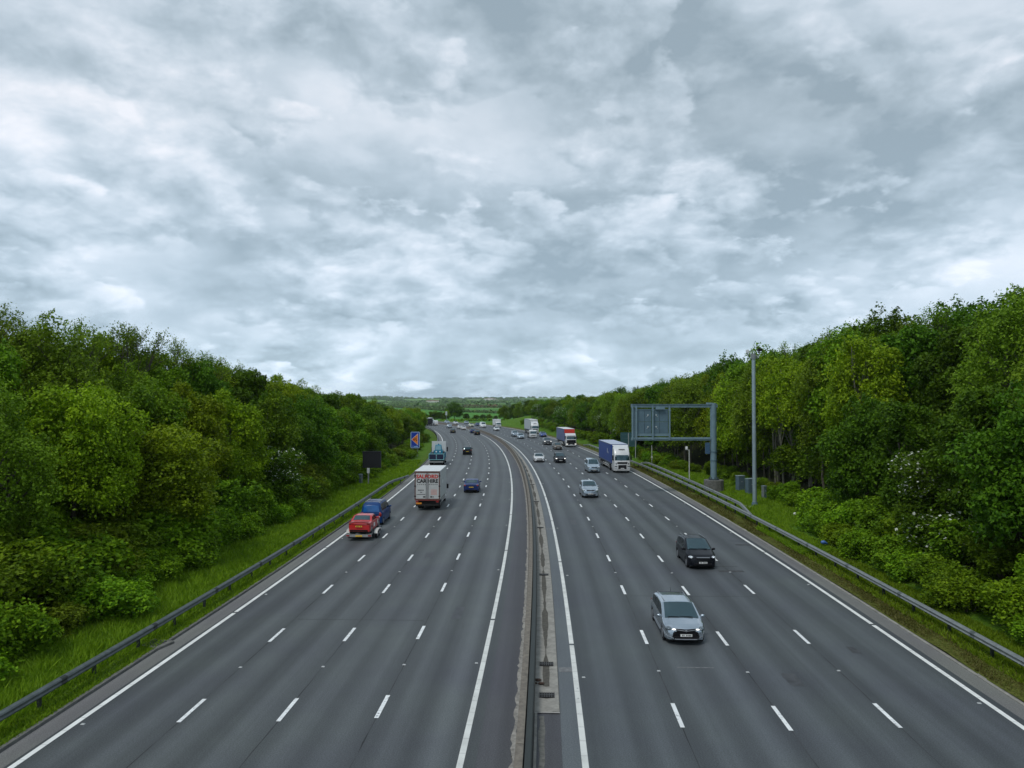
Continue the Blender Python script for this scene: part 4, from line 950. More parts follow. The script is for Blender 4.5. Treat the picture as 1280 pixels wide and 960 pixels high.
text_mesh('lettering', 'SALFORD', .50, tr_, sal, Matrix.Translation((0, y0-.025, 3.32)) @ RX, .003, .022, 1.02)
text_mesh('lettering', 'CAR HIRE', .50, tk, sal, Matrix.Translation((0, y0-.025, 2.88)) @ RX, .003, .022, .98)
mb = MB()
for k in range(11):
    if k != 5: mb.box(-1.0+.19*k, -.88+.19*k, y0-.026, y0-.022, 2.52, 2.57)
for k in range(5): mb.box(-.92+.12*k, -.83+.12*k, y0-.026, y0-.022, 1.95, 2.04)
mb.box(-.7, -.5, y0-.026, y0-.022, 1.76, 1.82); mb.box(-1.05, -.2, y0-.026, y0-.022, 1.55, 1.60)
for a, b in ((-.42, -.18), (.30, .5), (.55, .62)): mb.box(a, b, y0-.026, y0-.022, 1.27, 1.40)
mb.build('small_print', tk, sal)
mb = MB()
for k in range(5): mb.box(.35, .98-.03*(k % 2), y0-.026, y0-.022, 1.55+.11*k, 1.61+.11*k)
mb.build('small_print', pm('letter_pink', (.6, .3, .26), .5), sal)
mb = MB(); mb.box(-1.2, 1.2, y0-.02, y0+.1, .98, 1.08); mb.build('tail_sill', pm('sill_red', (.30, .05, .04), .6), sal)
mb = MB(); mb.box(-1.15, 1.15, y0, y0+.15, .45, .62); mb.build('rear_bumper', under, sal)
mb = MB(); mb.box(-1.1, -.55, y0-.03, y0, .62, .78); mb.build('number_plate', pm('plate_amber', (.7, .25, .02), .4), sal)
for sg in (-1, 1): mb = MB(); mb.box(sg*1.0-.13, sg*1.0+.13, y0-.025, y0, .80, .93); mb.build('taillight', redlamp, sal)
mb = MB(); mb.ell((1.262, -1.6, 2.6), (.006, .55, .22), 14, 6); mb.build('side_logo', pm('logo_pale', (.8, .82, .82), .5), sal)

rigid('box_lorry', 'white box van with a tall body in the outer lane on the far right bend', 303, 13.1, False, whites, roofw, L=7, H=3.4)
rigid('tipper_lorry', 'small white open backed lorry just in front of the tall white lorry', 213.2, 10.4, False, pm('bed_dark', (.05, .05, .05), .7), roofw, L=6, tipper=True)
bk = rigid('box_lorry', 'black box lorry driving away where the left lane disappears behind the trees', 340, -10.6, True, pm('box_black', (.012, .012, .02), .5), pm('roof_grey', (.35, .36, .4), .5), L=8, H=3.3, colour=BLACK)
rigid('box_lorry', 'teal green lorry beyond the black one on the far bend', 425, 5.8, False, pm('box_teal', (.03, .16, .14), .5), pm('roof_teal', (.25, .42, .38), .5), L=9, H=4.1)

# flatbed with teal machine
Lt = 8.6; s = 122.6+Lt/2; x, y, z = [float(q) for q in road(s, -14.7)]
tf = tag(empty('flatbed_lorry', (x, y, z), -heading(s)), 'white cabbed flatbed lorry with a teal rear ramp in front of the white box lorry', 'lorry')
teal = pm('teal_paint', (.008, .19, .30), .45, 0, .15, 2)
cab(tf, Lt/2, W=2.45, H=3.5, colour=WHITE, deflect=False)
mb = MB(); mb.box(-1.22, 1.22, Lt/2-2.4, Lt/2-2.25, 1.0, 3.75); mb.build('headboard', whites, tf)
mb = MB(); mb.box(-1.25, 1.25, -Lt/2, Lt/2-2.4, 1.0, 1.15); mb.build('deck', teal, tf)
for sg in (-1, 1): mb = MB(); mb.box(sg*1.22-.03, sg*1.22+.03, -Lt/2, Lt/2-2.4, 1.15, 1.95); mb.build('side_board', teal, tf)
mb = MB()
for z_ in (1.0, 1.95): mb.tube((-1.25, -Lt/2, z_), (1.25, -Lt/2, z_), .06, .06, 6)
for x_ in (-1.22, 0, 1.22): mb.tube((x_, -Lt/2, .95), (x_, -Lt/2, 2.0), .06, .06, 6)
mb.build('tail_frame', pm('teal_pale', (.2, .42, .45), .5), tf)
for x0 in (-1.15, .08): mb = MB(); mb.box(x0, x0+1.07, -Lt/2-.02, -Lt/2+.02, 1.1, 1.86); mb.build('tail_board', pm('board_navy', (.01, .015, .05), .5), tf)
mb = MB(); mb.box(-.9, .9, -Lt/2+.2, Lt/2-1.5, .6, 1.0); mb.build('chassis', under, tf)
mb = MB(); mb.box(-1.15, 1.15, -Lt/2-.05, -Lt/2+.1, .55, .75); mb.build('rear_bumper', pm('bumper_grey', (.3, .32, .32), .5), tf)
axle(tf, -Lt/2+1.8, 1.22, .5, .3, True); axle(tf, Lt/2-1.3, 1.2, .5, .3)
x, y, z = [float(q) for q in road(124.9+1.6, -14.6, 1.15)]
mc = tag(empty('lifting_machine', (x, y, z), -heading(126)), 'teal lifting machine with pale round lamps standing on the flatbed lorry', 'machine')
mb = MB(); mb.box(-.75, .75, -1.0, 1.6, .5, 1.2); mb.loft([[(-.6, -.9, 1.2), (.6, -.9, 1.2), (.6, .6, 1.2), (-.6, .6, 1.2)], [(-.5, -.6, 2.1), (.5, -.6, 2.1), (.5, .4, 2.1), (-.5, .4, 2.1)]]); mb.build('body', teal, mc, bevel=.05)
mb = MB(); mb.quad((-.5, -.90, 1.3), (.5, -.90, 1.3), (.42, -.66, 2.0), (-.42, -.66, 2.0)); mb.build('window', pm('machine_glass', (.15, .3, .36), .15), mc)
for sg in (-1, 1):
    mb = MB(); mb.tube((sg*.7, -.6, .45), (sg*.98, -.6, .45), .45, .45, 16); mb.build('wheel', rubber, mc)
    mb = MB(); mb.tube((sg*.7, 1.2, .45), (sg*.98, 1.2, .45), .45, .45, 16); mb.build('wheel', rubber, mc)
    mb = MB(); mb.tube((sg*.32, -1.02, 1.0), (sg*.32, -1.10, 1.0), .13, .13, 12); mb.build('lamp', pm('lamp_disc', (.75, .78, .8), .4), mc)
    mb = MB(); mb.tube((sg*.35, -.8, .9), (sg*.42, -.3, 2.35), .06, .05, 8); mb.build('ram', pm('teal_pale', (.2, .42, .45), .5), mc)
mb = MB(); mb.tube((0, -.3, 2.2), (0, 2.0, 1.9), .14, .12, 8); mb.build('boom', teal, mc)

# ------------------------------------------------------------------ vegetation
rng = np.random.default_rng(23)
def leaves(P, N, size, aspect=.6, jitter=.6):
    """rhombic leaf faces at points P facing N"""
    n = len(P); N = N+rng.normal(0, jitter, (n, 3)); N /= np.linalg.norm(N, axis=1)[:, None]+1e-9
    A = np.cross(N, rng.normal(0, 1, (n, 3))); A /= np.linalg.norm(A, axis=1)[:, None]+1e-9
    B = np.cross(N, A); sz = (size*rng.uniform(.6, 1.35, n))[:, None]
    V = np.stack([P-A*sz, P+B*sz*aspect-N*sz*.12, P+A*sz, P-B*sz*aspect-N*sz*.12], 1).reshape(-1, 3)
    return V, np.arange(4*n).reshape(-1, 4)
def crown_pts(rx, rz, nl, n, lobe=(.17, .33), low=-.75, spray=True, tuft=.17):
    """leaf tufts spread over the lobes of a crown centred on the origin; returns P, N, leaf tone, lobe centres"""
    C = []; nl = int(nl*1.7)
    while len(C) < nl:
        d = rng.normal(0, 1, 3); d /= np.linalg.norm(d)
        if d[2] < low: continue
        C.append(d*np.array([rx, rx, rz])*rng.uniform(.40, .90))
    C = np.array(C); LR = rng.uniform(lobe[0], lobe[1], nl)*rx
    nt = n//13; li = rng.integers(0, nl, int(nt*1.7)); d = rng.normal(0, 1, (len(li), 3)); d /= np.linalg.norm(d, axis=1)[:, None]
    rad = rng.uniform(.45, 1.18, len(li))**.7
    flat = np.array([1, 1, .8])
    P = C[li]+d*flat*(LR[li]*rad)[:, None]
    keep = np.ones(len(P), bool)
    for c, r in zip(C, LR): keep &= np.linalg.norm((P-c)/flat, axis=1) > r*.5
    P, d, li, rad = P[keep][:nt], d[keep][:nt], li[keep][:nt], rad[keep][:nt]
    lv = rng.uniform(-.2, .2, nl); tv = lv[li]+rng.normal(0, .13, len(P))+.2*(rad-.8)  # tufts deeper in a lobe get darker leaf colour, inner shade painted in
    k = 13; ts = rng.uniform(.6, 1.5, len(P))*tuft
    off = rng.normal(0, 1, (len(P), k, 3))*np.array([1, 1, .5])*ts[:, None, None]
    off[:, :, 2] -= .5*(off[:, :, 0]**2+off[:, :, 1]**2)/ts[:, None]      # tufts droop at their edge
    P = (P[:, None, :]+off).reshape(-1, 3); d = np.repeat(d, k, 0)
    N = d*.45+np.array([0, 0, .8])
    leaf_tone = np.clip(rng.normal(.45, .16, len(P))+np.repeat(tv, k), 0, 1)
    return P, N, leaf_tone, C
def limb(mb, p0, p1, r0, r1, seg=3, wob=.12):
    p0, p1 = np.array(p0, float), np.array(p1, float); pr = p0; L_ = np.linalg.norm(p1-p0)
    for k in range(1, seg+1):
        q = p0+(p1-p0)*k/seg+(rng.normal(0, wob*L_/seg, 3) if k < seg else 0)
        mb.tube(pr, q, r0+(r1-r0)*(k-1)/seg, r0+(r1-r0)*k/seg, 6, cap=False); pr = q
TREES = {}
def tree_proto(key, H, rx, nleaf, mat, lobes=26, size=.2, cz=.60, rzf=.42, blossom=0, sparse=False, stems=1, bark=None):
    """unit: real metres; root at ground"""
    root = empty(key); c = np.array([0, 0, H*cz]); rz = H*rzf
    P, N, leaf_tone, C = crown_pts(rx, rz, lobes, nleaf); P = P+c; C = C+c
    V, F = leaves(P, N, size); mesh_obj('crown', V, F, LM[mat], root, leaf_tone=np.repeat(leaf_tone, 4))
    mb = MB()
    for k in range(stems):
        b = rng.normal(0, .35, 2)*(stems > 1); top = np.array([b[0]*1.6, b[1]*1.6, H*.62])
        limb(mb, (b[0], b[1], -.6), top, (H*.016+.05)*(.5 if stems > 1 else 1), H*.006, 4, .07)
        for q in C[rng.permutation(len(C))[:10]]: limb(mb, (b[0]*1.3, b[1]*1.3, H*rng.uniform(.28, .55)), q, H*.006, .02, 3, .15)
    mb.build('trunk', palebark if bark else barkm, root)
    if blossom:
        k = rng.permutation(len(P))[:blossom]; k = k[P[k, 2] > H*.45]
        V, F = leaves(P[k]+N[k]*.12, N[k], size*.8, .8); mesh_obj('blossom', V, F, LM['blossom'], root, leaf_tone=np.repeat(rng.uniform(0, 1, len(k)), 4))
    return root
def twiggy_proto(H, rx, mat='olive'):
    root = empty('sparse_tree'); mb = MB(); tips = []
    limb(mb, (0, 0, -.6), (0, 0, H*.5), .16, .09, 3, .04)
    def grow(p, d, l, r, dep):
        q = p+d*l; limb(mb, p, q, r, r*.6, 2, .1)
        tips.append((q, d)) 
        if dep == 0: 
            for k in range(3): tips.append((p+d*l*rng.uniform(.3, 1), d))
            return
        for k in range(3 if dep > 1 else 4):
            dd = d+rng.normal(0, .42, 3); dd[2] = abs(dd[2])*.9+.45; dd /= np.linalg.norm(dd); grow(p+d*l*rng.uniform(.5, 1), dd, l*.72, r*.55, dep-1)
    for k in range(5):
        a = TAU*k/5+rng.uniform(0, 1); d = np.array([math.cos(a)*.55, math.sin(a)*.55, .85]); d /= np.linalg.norm(d)
        grow(np.array([0, 0, H*rng.uniform(.25, .45)]), d, H*.26, .07, 3)
    mb.build('trunk', twigm, root)
    tp = np.array([t[0] for t in tips]); n = 9
    P = np.repeat(tp, n, 0)+rng.normal(0, .16, (len(tp)*n, 3)); N = np.tile([0, 0, 1.], (len(P), 1))
    V, F = leaves(P, N, .065, .6, .9); mesh_obj('crown', V, F, LM[mat], root, leaf_tone=np.repeat(rng.uniform(0, 1, len(P)), 4))
    return root
def bush_proto(R_, H, n, mat, size=.11, blossom=0):
    root = empty('shrub'); P, N, leaf_tone, C = crown_pts(R_, H*.5, 16, n, (.22, .42), -.8, tuft=.13); P[:, 2] += H*.46; C[:, 2] += H*.46
    k = P[:, 2] > -.15; P, N, leaf_tone = P[k], N[k], leaf_tone[k]
    V, F = leaves(P, N, size); mesh_obj('foliage', V, F, LM[mat], root, leaf_tone=np.repeat(leaf_tone, 4))
    mb = MB()
    for q in C[:9]: limb(mb, (q[0]*.2, q[1]*.2, -.3), q, .05, .015, 3, .1)
    mb.build('stems', barkm, root)
    if blossom:
        kk = rng.permutation(len(P))[:blossom]; V, F = leaves(P[kk]+N[kk]*.08, N[kk], size, .8); mesh_obj('blossom', V, F, LM['blossom'], root, leaf_tone=np.repeat(rng.uniform(0, 1, len(kk)), 4))
    return root
TP = {  # key: (root, height, description)
 'lime': (tree_proto('lime_green_tree', 10, 4.0, 42500, 'lime', 38, 0.102, .53, .47), 10, 'yellow green'),
 'lime2': (tree_proto('lime_green_tree', 10, 3.4, 32500, 'lime', 32, 0.111, .53, .47, stems=2), 10, 'bright lime green'),
 'green': (tree_proto('broadleaf_tree', 10, 3.8, 37500, 'green', 36, 0.111, .53, .47), 10, 'mid green'),
 'green2': (tree_proto('broadleaf_tree', 10, 3.2, 30000, 'green', 30, 0.123, .53, .47, stems=3), 10, 'fresh green'),
 'dark': (tree_proto('dark_tree', 10, 3.9, 32500, 'dark', 34, 0.123, .53, .47), 10, 'deep green'),
 'dark2': (tree_proto('dark_tree', 10, 3.1, 27500, 'dark', 28, 0.131, .53, .47, stems=2), 10, 'dark bushy'),
 'olive': (tree_proto('olive_green_tree', 10, 3.6, 23750, 'olive', 32, 0.090, .53, .47, stems=3), 10, 'thin olive green'),
 'haw': (tree_proto('hawthorn', 7, 2.7, 18750, 'dark', 26, 0.098, .53, .47, blossom=1500), 7, 'white blossomed'),
 'ash': (tree_proto('slender_tree', 10, 3.0, 20000, 'lime', 26, .10, .68, .32, stems=4, bark='pale'), 10, 'pale stemmed'),
 'twig': (twiggy_proto(10, 3.5), 10, 'sparse bare topped'),
 'twig2': (twiggy_proto(10, 3.5, 'green'), 10, 'twiggy half leafed'),
}
BP = {'bush': (bush_proto(1.9, 2.6, 16500, 'bush', 0.085), 2.6, 'bright green'), 'bush2': (bush_proto(1.6, 2.2, 13500, 'bush', 0.080), 2.2, 'low leafy'),
      'bushd': (bush_proto(2.1, 3.0, 15000, 'green', 0.096), 3.0, 'mid green'), 'busho': (bush_proto(1.8, 2.6, 12000, 'olive', 0.080), 2.6, 'olive green'),
      'bushh': (bush_proto(2.0, 3.2, 13500, 'dark', 0.088, 900), 3.2, 'white flowering')}
used = set(); PUTS = []
def put(tab, key, s, u, h, wide=1.0, label='', group='', cat='tree', dz_=0.0):
    root, h0, _ = tab[key]
    if key not in used: used.add(key); r = root
    else: r = copy_tree(root)
    x, y, z = gz(s, u); r.location = (x, y, z-.1+dz_); k = h/h0
    r.scale = (k*wide, k*wide, k); r.rotation_euler = (rng.uniform(-.04, .04), rng.uniform(-.04, .04), rng.uniform(0, TAU))
    tag(r, label, cat, group); PUTS.append((label, s, r)); return r
def where(s, side):
    tab = ((42, 'by the near left rail'), (58, 'left of the red car'), (78, 'left of the blue van'), (97, 'around the black sign'), (125, 'beyond the black sign'), (150, 'behind the blue sign'), (215, 'past the blue sign'), (999, 'at the far bend')) if side < 0 else \
        ((42, 'at the right edge'), (55, 'right of the black car'), (72, 'right of the camera mast'), (92, 'behind the gantry mast'), (115, 'behind the gantry sign'), (145, 'beside the blue lorry'), (185, 'beside the red topped lorry'), (245, 'beside the tall white lorry'), (999, 'on the far grassy bank'))
    return [t for lim, t in tab if s < lim][0]
topL = lambda s: float(np.interp(s, [0, 40, 75, 130, 165, 200, 250, 340], [17.9, 17.8, 16.5, 14.0, 12.6, 11.5, 10, 8.5]))
topR = lambda s: float(np.interp(s, [0, 30, 45, 77, 105, 140, 170, 230, 340, 400], [19.6, 19.6, 20.3, 21.6, 20.8, 18.7, 17.2, 15.2, 14.2, 10]))
def row(side, s0, s1, step, uf, frac, keys, nm, jit=1.2, cap_h=99):
    s = s0; k = 0
    while s < s1:
        u = uf(s)+rng.normal(0, .6); ss = s+rng.uniform(-jit, jit)
        key = keys[int(rng.integers(len(keys)))]
        z = gz(ss, u)[2]; t = (topL if side < 0 else topR)(ss)
        h = min(max((t-z)*frac*(rng.uniform(.93, 1.03) if frac > .95 else rng.uniform(.86, 1.05)), 3.5), cap_h)
        if key.startswith('twig'): h *= 1.08 if side < 0 else 1.0
        if key == 'haw': h = min(h, 6.5)
        d = TP[key][2]
        sd = 'left' if side < 0 else 'right'
        wide = float(np.clip(8.5/h, .8, 1.45)) if frac < .95 else float(np.clip(9.5/h, .9, 1.4))
        put(TP, key, ss, u, h, wide, f'{d} tree, {nm} of {sd} bank, {where(ss, side)}', f'{d} trees, {nm} of {sd} bank, {where(ss, side)}')
        s += step*rng.uniform(.85, 1.2)*(1+s/500); k += 1
MIX = ['green', 'green2', 'lime2', 'dark', 'olive', 'green', 'dark2', 'lime']
# left bank
row(-1, 34, 190, 6.4, lambda s: -26.0 if s > 60 else -27, .70, ['olive', 'green', 'lime2', 'dark2', 'green2', 'dark', 'lime'], 'front row')
row(-1, 190, 345, 6.5, lambda s: -24.5 if s < 300 else -26, .92, ['lime2', 'green2', 'green', 'lime'], 'front row')
row(-1, 30, 250, 7.0, lambda s: -31, .92, MIX, 'middle row')
row(-1, 24, 230, 5.6, lambda s: -37, 1.0, MIX+['dark'], 'back row')
row(-1, 36, 84, 7.5, lambda s: -35, 1.0, ['twig', 'twig2'], 'skyline')
row(-1, 20, 200, 9, lambda s: -44, 1.03, ['dark', 'green', 'dark2'], 'rearmost row')
# right bank
row(1, 30, 66, 6.2, lambda s: 25.5, .60, ['lime', 'dark2', 'dark', 'lime2', 'dark'], 'front row')
row(1, 64, 112, 4.2, lambda s: 29.0, .80, ['ash', 'lime', 'lime2', 'ash', 'olive'], 'front row')
row(1, 112, 302, 5.8, lambda s: 24.4, .78, ['dark', 'green', 'haw', 'dark2', 'lime2', 'olive'], 'front row')
row(1, 304, 390, 6.0, lambda s: 33 if s < 320 else 36, .9, ['dark', 'green', 'dark2', 'olive'], 'front row')
row(1, 28, 300, 7.0, lambda s: 32, .90, ['lime', 'dark', 'olive', 'green', 'dark2', 'lime2', 'dark'], 'middle row')
row(1, 26, 240, 5.6, lambda s: 38.5, 1.0, ['green', 'dark', 'lime', 'dark2', 'dark'], 'back row')
row(1, 44, 125, 7, lambda s: 37, .95, ['twig', 'twig2'], 'skyline')
row(1, 20, 240, 9, lambda s: 46, 1.02, ['dark', 'green', 'dark2'], 'rearmost row')
# individual eye-catchers
put(TP, 'lime', 47, -25.3, 9.3, 1.15, 'big round yellow green tree standing out low on the left bank', 'single trees')
put(TP, 'haw', 66, -24.2, 6.6, 1.1, 'hawthorn with white blossom on the left bank beyond the big yellow green tree', 'single trees')
put(TP, 'haw', 46.5, 24.8, 6.4, 1.2, 'hawthorn with a trailing branch of white blossom at the right edge', 'single trees')
put(TP, 'haw', 150, 24.5, 6.4, 1.2, 'pale blossomed hawthorn between the red topped lorry and the gantry sign', 'single trees')
put(TP, 'haw', 160, 25.2, 6.0, 1.2, 'second pale blossomed hawthorn just beyond, near the red topped lorry', 'single trees')
put(TP, 'haw', 205, 24.5, 6.5, 1.2, 'hawthorn flecked white above the red topped lorry', 'single trees')
# shrubs along the foot of the banks
def bushes(side, s0, s1, step, uf, hr, keys, nm):
    s = s0
    while s < s1:
        key = keys[int(rng.integers(len(keys)))]; d = BP[key][2]; sd = 'left' if side < 0 else 'right'
        put(BP, key, s, uf(s)+rng.normal(0, .35), rng.uniform(*hr), rng.uniform(1.0, 1.35), f'{d} shrub {nm}, {sd} side, {where(s, side)}', f'{d} shrubs {nm}, {sd} side, {where(s, side)}', 'shrub')
        s += step*rng.uniform(.8, 1.25)*(1+s/300)
BK = ['bush', 'bush2', 'bushd', 'bush', 'busho']
bushes(-1, 20, 200, 2.6, lambda s: float(np.interp(s, [0, 30, 36, 47, 66, 90, 105, 130, 200], [-22.2, -21.8, -21.9, -23.2, -23.2, -24, -22.8, -21.8, -22.3])), (1.6, 2.6), BK, 'at the tree foot')
bushes(-1, 24, 130, 3.0, lambda s: -25.0, (2.4, 3.8), BK+['bushd'], 'among front trees')
bushes(1, 26, 60, 2.3, lambda s: 21.6, (1.5, 2.3), ['bush', 'bush2', 'bush', 'bushd'], 'behind the rail')
bushes(1, 60, 112, 3.2, lambda s: float(np.interp(s, [60, 66, 80, 100, 112], [22.6, 24.6, 26.6, 25.8, 23.6])), (1.4, 2.4), ['bushd', 'bush2', 'busho'], 'at the tree foot')
bushes(1, 112, 296, 3.4, lambda s: float(np.interp(s, [112, 150, 235], [22.8, 22.5, 22])), (1.6, 2.8), ['bushd', 'bush', 'busho', 'bushd'], 'at the tree foot')
bushes(-1, 26, 110, 4.2, lambda s: -28.5, (3.0, 4.6), ['bushd', 'bushd', 'busho'], 'in the wood')
bushes(1, 28, 110, 3.6, lambda s: 31, (3.0, 5.0), ['bushd', 'busho'], 'in the wood')
bushes(1, 26, 66, 3.0, lambda s: 24.0, (2.2, 3.4), ['bush', 'bushd', 'bush2'], 'among front trees')
put(BP, 'bushh', 44.5, 23.8, 3.4, 1.1, 'shrub with hanging white blossom behind the right guard rail', 'single shrubs', 'shrub')

from collections import defaultdict
dup = defaultdict(list)
for lb, s_, o in PUTS: dup[lb].append((s_, o))
for lb, L_ in dup.items():
    L_.sort(key=lambda t: t[0])
    words = {2: ('nearer', 'farther'), 3: ('nearest', 'middle', 'farthest')}.get(len(L_))
    if words:
        for w_, (_, o) in zip(words, L_): o['label'] = w_+' '+lb
# far trees beyond the bend (each a thing), placed on the ground sheet
def put_xy(tab, key, x, y, h, wide, label, group, cat='tree'):
    root, h0, _ = tab[key]; r = copy_tree(root) if key in used else root; used.add(key)
    r.location = (x, y, ground_h(x, y)-.2); k = h/h0; r.scale = (k*wide, k*wide, k); r.rotation_euler = (0, 0, rng.uniform(0, TAU)); tag(r, label, cat, group)
put_xy(TP, 'dark', -37.5, 480, 12.5, 1.25, 'big round dark tree standing above the hedge beyond the bend', 'single trees')
put_xy(TP, 'lime2', -42.5, 474, 7.5, 1.1, 'paler small tree at the left foot of the big round dark tree', 'single trees')
for k, (pxx, h) in enumerate(((-.118, 6), (-.108, 7.5), (-.098, 6.5), (-.090, 6.5), (-.060, 5), (-.050, 4), (-.040, 4.2), (-.030, 4.6), (-.022, 3.6), (-.006, 5.2), (.004, 4.4), (.012, 6.5), (.020, 8))):
    put_xy(TP, ['dark2', 'green', 'dark', 'olive'][k % 4], pxx*480+rng.uniform(-1, 1), 480-max(0, pxx)*2500+rng.uniform(-8, 8), h, 1.5, f'{["dark", "mid green", "deep green", "olive"][k % 4]} low tree in the hedge line beyond the bend', f'{["dark", "mid green", "deep green", "olive"][k % 4]} hedge line trees beyond the bend')
x, y, z = gz(420, 18.6); o = tag(empty('roadside_post', (x, y, z)), 'distant pale post with a box on top at the outside of the far bend', 'post')
mb = MB(); mb.tube((0, 0, -.3), (0, 0, 5.5), .12, .1, 8); mb.build('pole', steel, o); mb = MB(); mb.box(-.5, .5, -.3, .3, 3.6, 5.8); mb.build('sign_box', pm('far_box', (.4, .45, .45), .5), o)

# grass on the verges
def grass(name, side, s0, s1, u0, u1, n, h, mat):
    q = rng.uniform(0, 1, n)**1.4; S = s0+(s1-s0)*q; U = side*rng.uniform(u0, u1, n)
    if side > 0: U = np.where((S < 62) & (U > 20.5), 18+rng.uniform(0, 2, n), U)
    x, y, z = road(S, U); z = z+bank(S, U)-.02; P = np.stack([x, y, z], -1)
    a = rng.uniform(0, TAU, n); clump = .6+.8*np.clip(np.sin(S*1.7)*np.sin(U*3.1+S*.6)*.5+.5+rng.normal(0, .2, n), 0, 1)
    hh = h[0]+(h[1]-h[0])*rng.uniform(0, 1, n)*clump; w_ = .018+.0006*S
    D = np.stack([np.cos(a), np.sin(a), 0*a], -1)*w_[:, None]; lean = rng.normal(0, .45, (n, 2))*hh[:, None]
    top = P+np.stack([lean[:, 0], lean[:, 1], hh], -1)
    V = np.stack([P-D, P+D, top], 1).reshape(-1, 3)
    rn = np.clip(rng.uniform(0, .6, n)+clump*.3, 0, 1)
    tag(mesh_obj(name, V, np.arange(3*n).reshape(-1, 3), mat, leaf_tone=np.repeat(rn, 3)), {'grass': 'bright green grass growing on the verge', 'mossy_grass': 'short mossy yellow brown grass before the right guard rail'}[name], 'grass', kind='stuff')
grass('grass', -1, 20, 130, 17.9, 24.5, 190000, (.10, .42), LM['grass'])
grass('grass', -1, 20, 120, 17.15, 17.9, 26000, (.05, .16), LM['grass'])
grass('grass', 1, 52, 125, 18.7, 26, 110000, (.08, .32), LM['grass'])
grass('grass', 1, 24, 62, 18.7, 21.5, 60000, (.08, .26), LM['grass'])
grass('mossy_grass', 1, 24, 120, 17.2, 18.9, 45000, (.03, .12), LM['moss'])

# ------------------------------------------------------------------ far countryside
def blobs(name, pts, rad, mat, label, cat, squash=.8, n=26):
    """leafy clumps for hedges and woods too far away to pick apart"""
    V = []; 
    P = []; N = []; SZ = []
    for (x, y, z), r in zip(pts, rad):
        d = rng.normal(0, 1, (n, 3)); d /= np.linalg.norm(d, axis=1)[:, None]; d[:, 2] = np.abs(d[:, 2])*1.0-.15
        P.append(np.array([x, y, z+r*.35])+d*np.array([r, r, r*squash])); N.append(d); SZ.append(np.full(n, r*.36))
    P = np.concatenate(P); N = np.concatenate(N); SZ = np.concatenate(SZ)
    n_ = len(P); N = N+rng.normal(0, .3, N.shape); N /= np.linalg.norm(N, axis=1)[:, None]
    A = np.cross(N, rng.normal(0, 1, (n_, 3))); A /= np.linalg.norm(A, axis=1)[:, None]; B = np.cross(N, A); s_ = SZ[:, None]
    Vv = np.stack([P-A*s_, P-B*s_, P+A*s_, P+B*s_], 1).reshape(-1, 3)
    return tag(mesh_obj(name, Vv, np.arange(4*n_).reshape(-1, 4), mat, leaf_tone=np.repeat(np.clip(rng.normal(.45, .25, n_), 0, 1), 4)), label, cat, kind='stuff')
def line_pts(p, q, step, r, jit=.3):
    L_ = math.dist(p, q); out = []; rr = []
    for t in np.arange(0, 1, step/L_):
        x = p[0]+(q[0]-p[0])*t+rng.normal(0, jit*r); y = p[1]+(q[1]-p[1])*t+rng.normal(0, jit*r*2); k = r*rng.uniform(.5, 1.3)
        out.append((x, y, ground_h(x, y))); rr.append(k)
    return out, rr
def hedge(label, segs, r, step, mat='far'):
    Pp, Rr = [], []
    for p, q in segs:
        a, b = line_pts(p, q, step, r); Pp += a; Rr += b
    blobs('hedgerow', Pp, Rr, LM[mat], label, 'hedge')
hedge('dark hedge slanting along the top of the big green field', [((-175, 1120), (-60, 760)), ((-60, 760), (75, 560))], 2.4, 2.2)
hedge('hedge along the outside of the far bend', [((-75, 468), (20, 440)), ((20, 440), (45, 380))], 1.3, 1.1, 'green')
hedge('hedge far left of the big green field', [((-420, 1150), (-175, 1120)), ((-175, 1120), (120, 1180))], 3.2, 2.8)
segs = []
for k in range(44):
    y = rng.uniform(1300, 4800); x = rng.uniform(-.34, .22)*y; L_ = rng.uniform(120, 480)*(1+y/4000); a = rng.choice([0.1, -.15, .25, 1.2, -1.0])+rng.normal(0, .12)
    segs.append(((x, y), (x+L_*math.cos(a), y+L_*math.sin(a))))
hedge('network of hedgerows over the distant fields', segs, 5, 6)
Pp, Rr = [], []
for k in range(18):
    y = rng.uniform(1250, 5300)**1.0; x = rng.uniform(-.36, .24)*y; w_ = rng.uniform(30, 130)*(1+y/3500); dd_ = rng.uniform(15, 60)*(1+y/3000)
    for _ in range(int(34)):
        xx = x+rng.normal(0, w_*.5); yy = y+rng.normal(0, dd_*.5); Pp.append((xx, yy, ground_h(xx, yy))); Rr.append(rng.uniform(5, 9.5)*(1+y/9000))
for k in range(220):
    yy = rng.uniform(5000, 5400); xx = rng.uniform(-.38, .26)*yy; Pp.append((xx, yy, ground_h(xx, yy))); Rr.append(rng.uniform(7, 13))
blobs('woodland', Pp, Rr, LM['far'], 'far off woods and copses on the rolling hills', 'woodland', n=22)
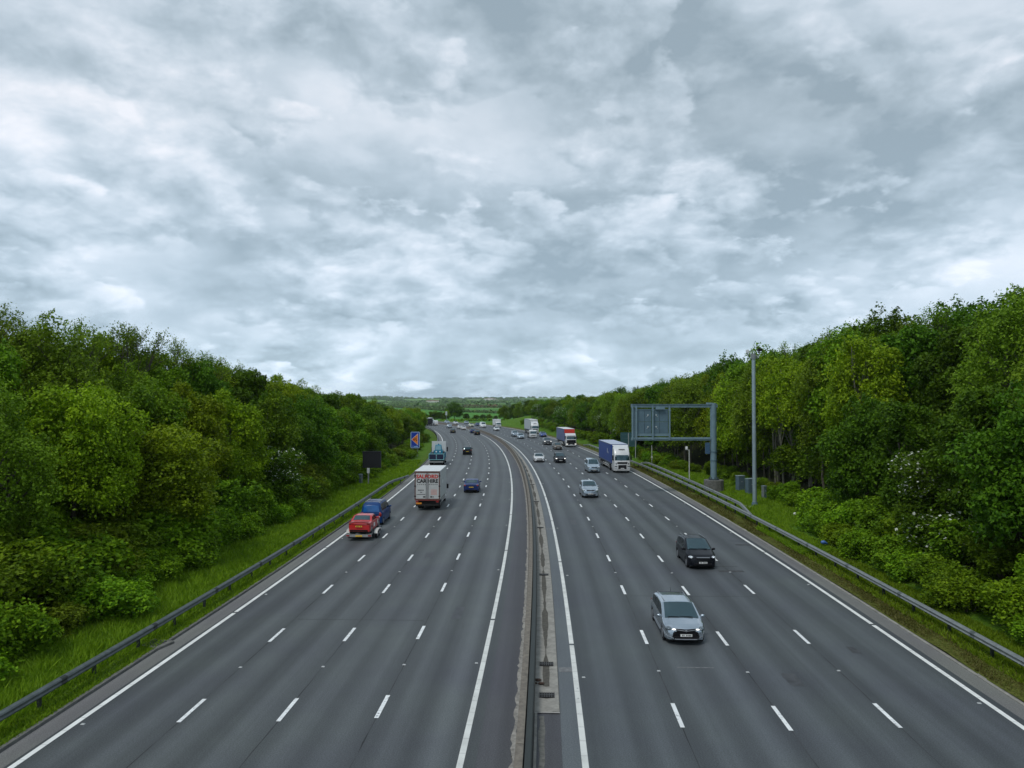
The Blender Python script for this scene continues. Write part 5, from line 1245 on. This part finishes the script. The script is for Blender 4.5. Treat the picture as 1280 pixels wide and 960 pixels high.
# brownish copse above the field
Pp = [(-55+rng.normal(0, 13), 1190+rng.normal(0, 8), 0) for _ in range(26)]; Pp = [(a, b, ground_h(a, b)) for a, b, _ in Pp]
blobs('copse', Pp, [rng.uniform(3, 5) for _ in Pp], leaf_mat('leaf_tan', (.16, .13, .07), (.26, .22, .12), .1), 'pale brownish copse beyond the slanting hedge', 'copse')
hw, hr_ = pm('far_render', (.62, .62, .58), .7), pm('far_tile', (.22, .15, .12), .8)
for k, (pxx, y, w_, h_) in enumerate(((536, 2400, 16, 5), (541, 2450, 12, 6), (546, 2420, 14, 5), (552, 2500, 11, 5), (559, 2900, 16, 6), (564, 2950, 20, 6), (569, 2920, 14, 6), (577, 3400, 24, 7), (607, 4200, 22, 9), (613, 4250, 34, 11), (618, 4230, 20, 8), (629, 3900, 18, 7))):
    x = (pxx-640)/918.5*y; z = ground_h(x, y)
    h = tag(empty('far_house', (x, y, z), rng.uniform(-.3, .3)), f'{["tiny white farm house", "small pale cottage", "long white barn", "pale rendered house"][k % 4]} on the {"lower" if y < 2600 else "middle" if y < 3600 else "upper"} slope of the distant hills', 'house', f'{["tiny white farm houses", "small pale cottages", "long white barns", "pale rendered houses"][k % 4]} on the {"lower" if y < 2600 else "middle" if y < 3600 else "upper"} slope')
    mb = MB(); mb.box(-w_/2, w_/2, -4, 4, -3, h_); mb.build('wall', hw, h)
    mb = MB(); mb.loft([[(-w_/2-.4, -4.4, h_), (-w_/2-.4, 4.4, h_), (-w_/2-.4, 0, h_+3)], [(w_/2+.4, -4.4, h_), (w_/2+.4, 4.4, h_), (w_/2+.4, 0, h_+3)]]); mb.build('roof', hr_, h)
    mb = MB(); mb.box(-w_*.3, -w_*.2, -4.05, -3.9, 1, 2.5); mb.box(w_*.15, w_*.25, -4.05, -3.9, 1, 2.5); mb.build('window', glass, h)

# ------------------------------------------------------------------ haze
mb = MB(); mb.box(-7200, 7200, -800, 7200, -40, 90)
hz, t, b = basemat('haze_air'); t.n.remove(b)
pv = t.new('ShaderNodeVolumePrincipled'); pv.inputs['Color'].default_value = (.88, .95, 1, 1); pv.inputs['Density'].default_value = .00006
pv.inputs['Anisotropy'].default_value = .2
t.l.new(pv.outputs[0], t.n['Material Output'].inputs['Volume'])
tag(mb.build('haze', hz), kind='stuff')
for o in list(bpy.data.objects):
    for k in ('_L', '_c'):
        if k in o: del o[k]
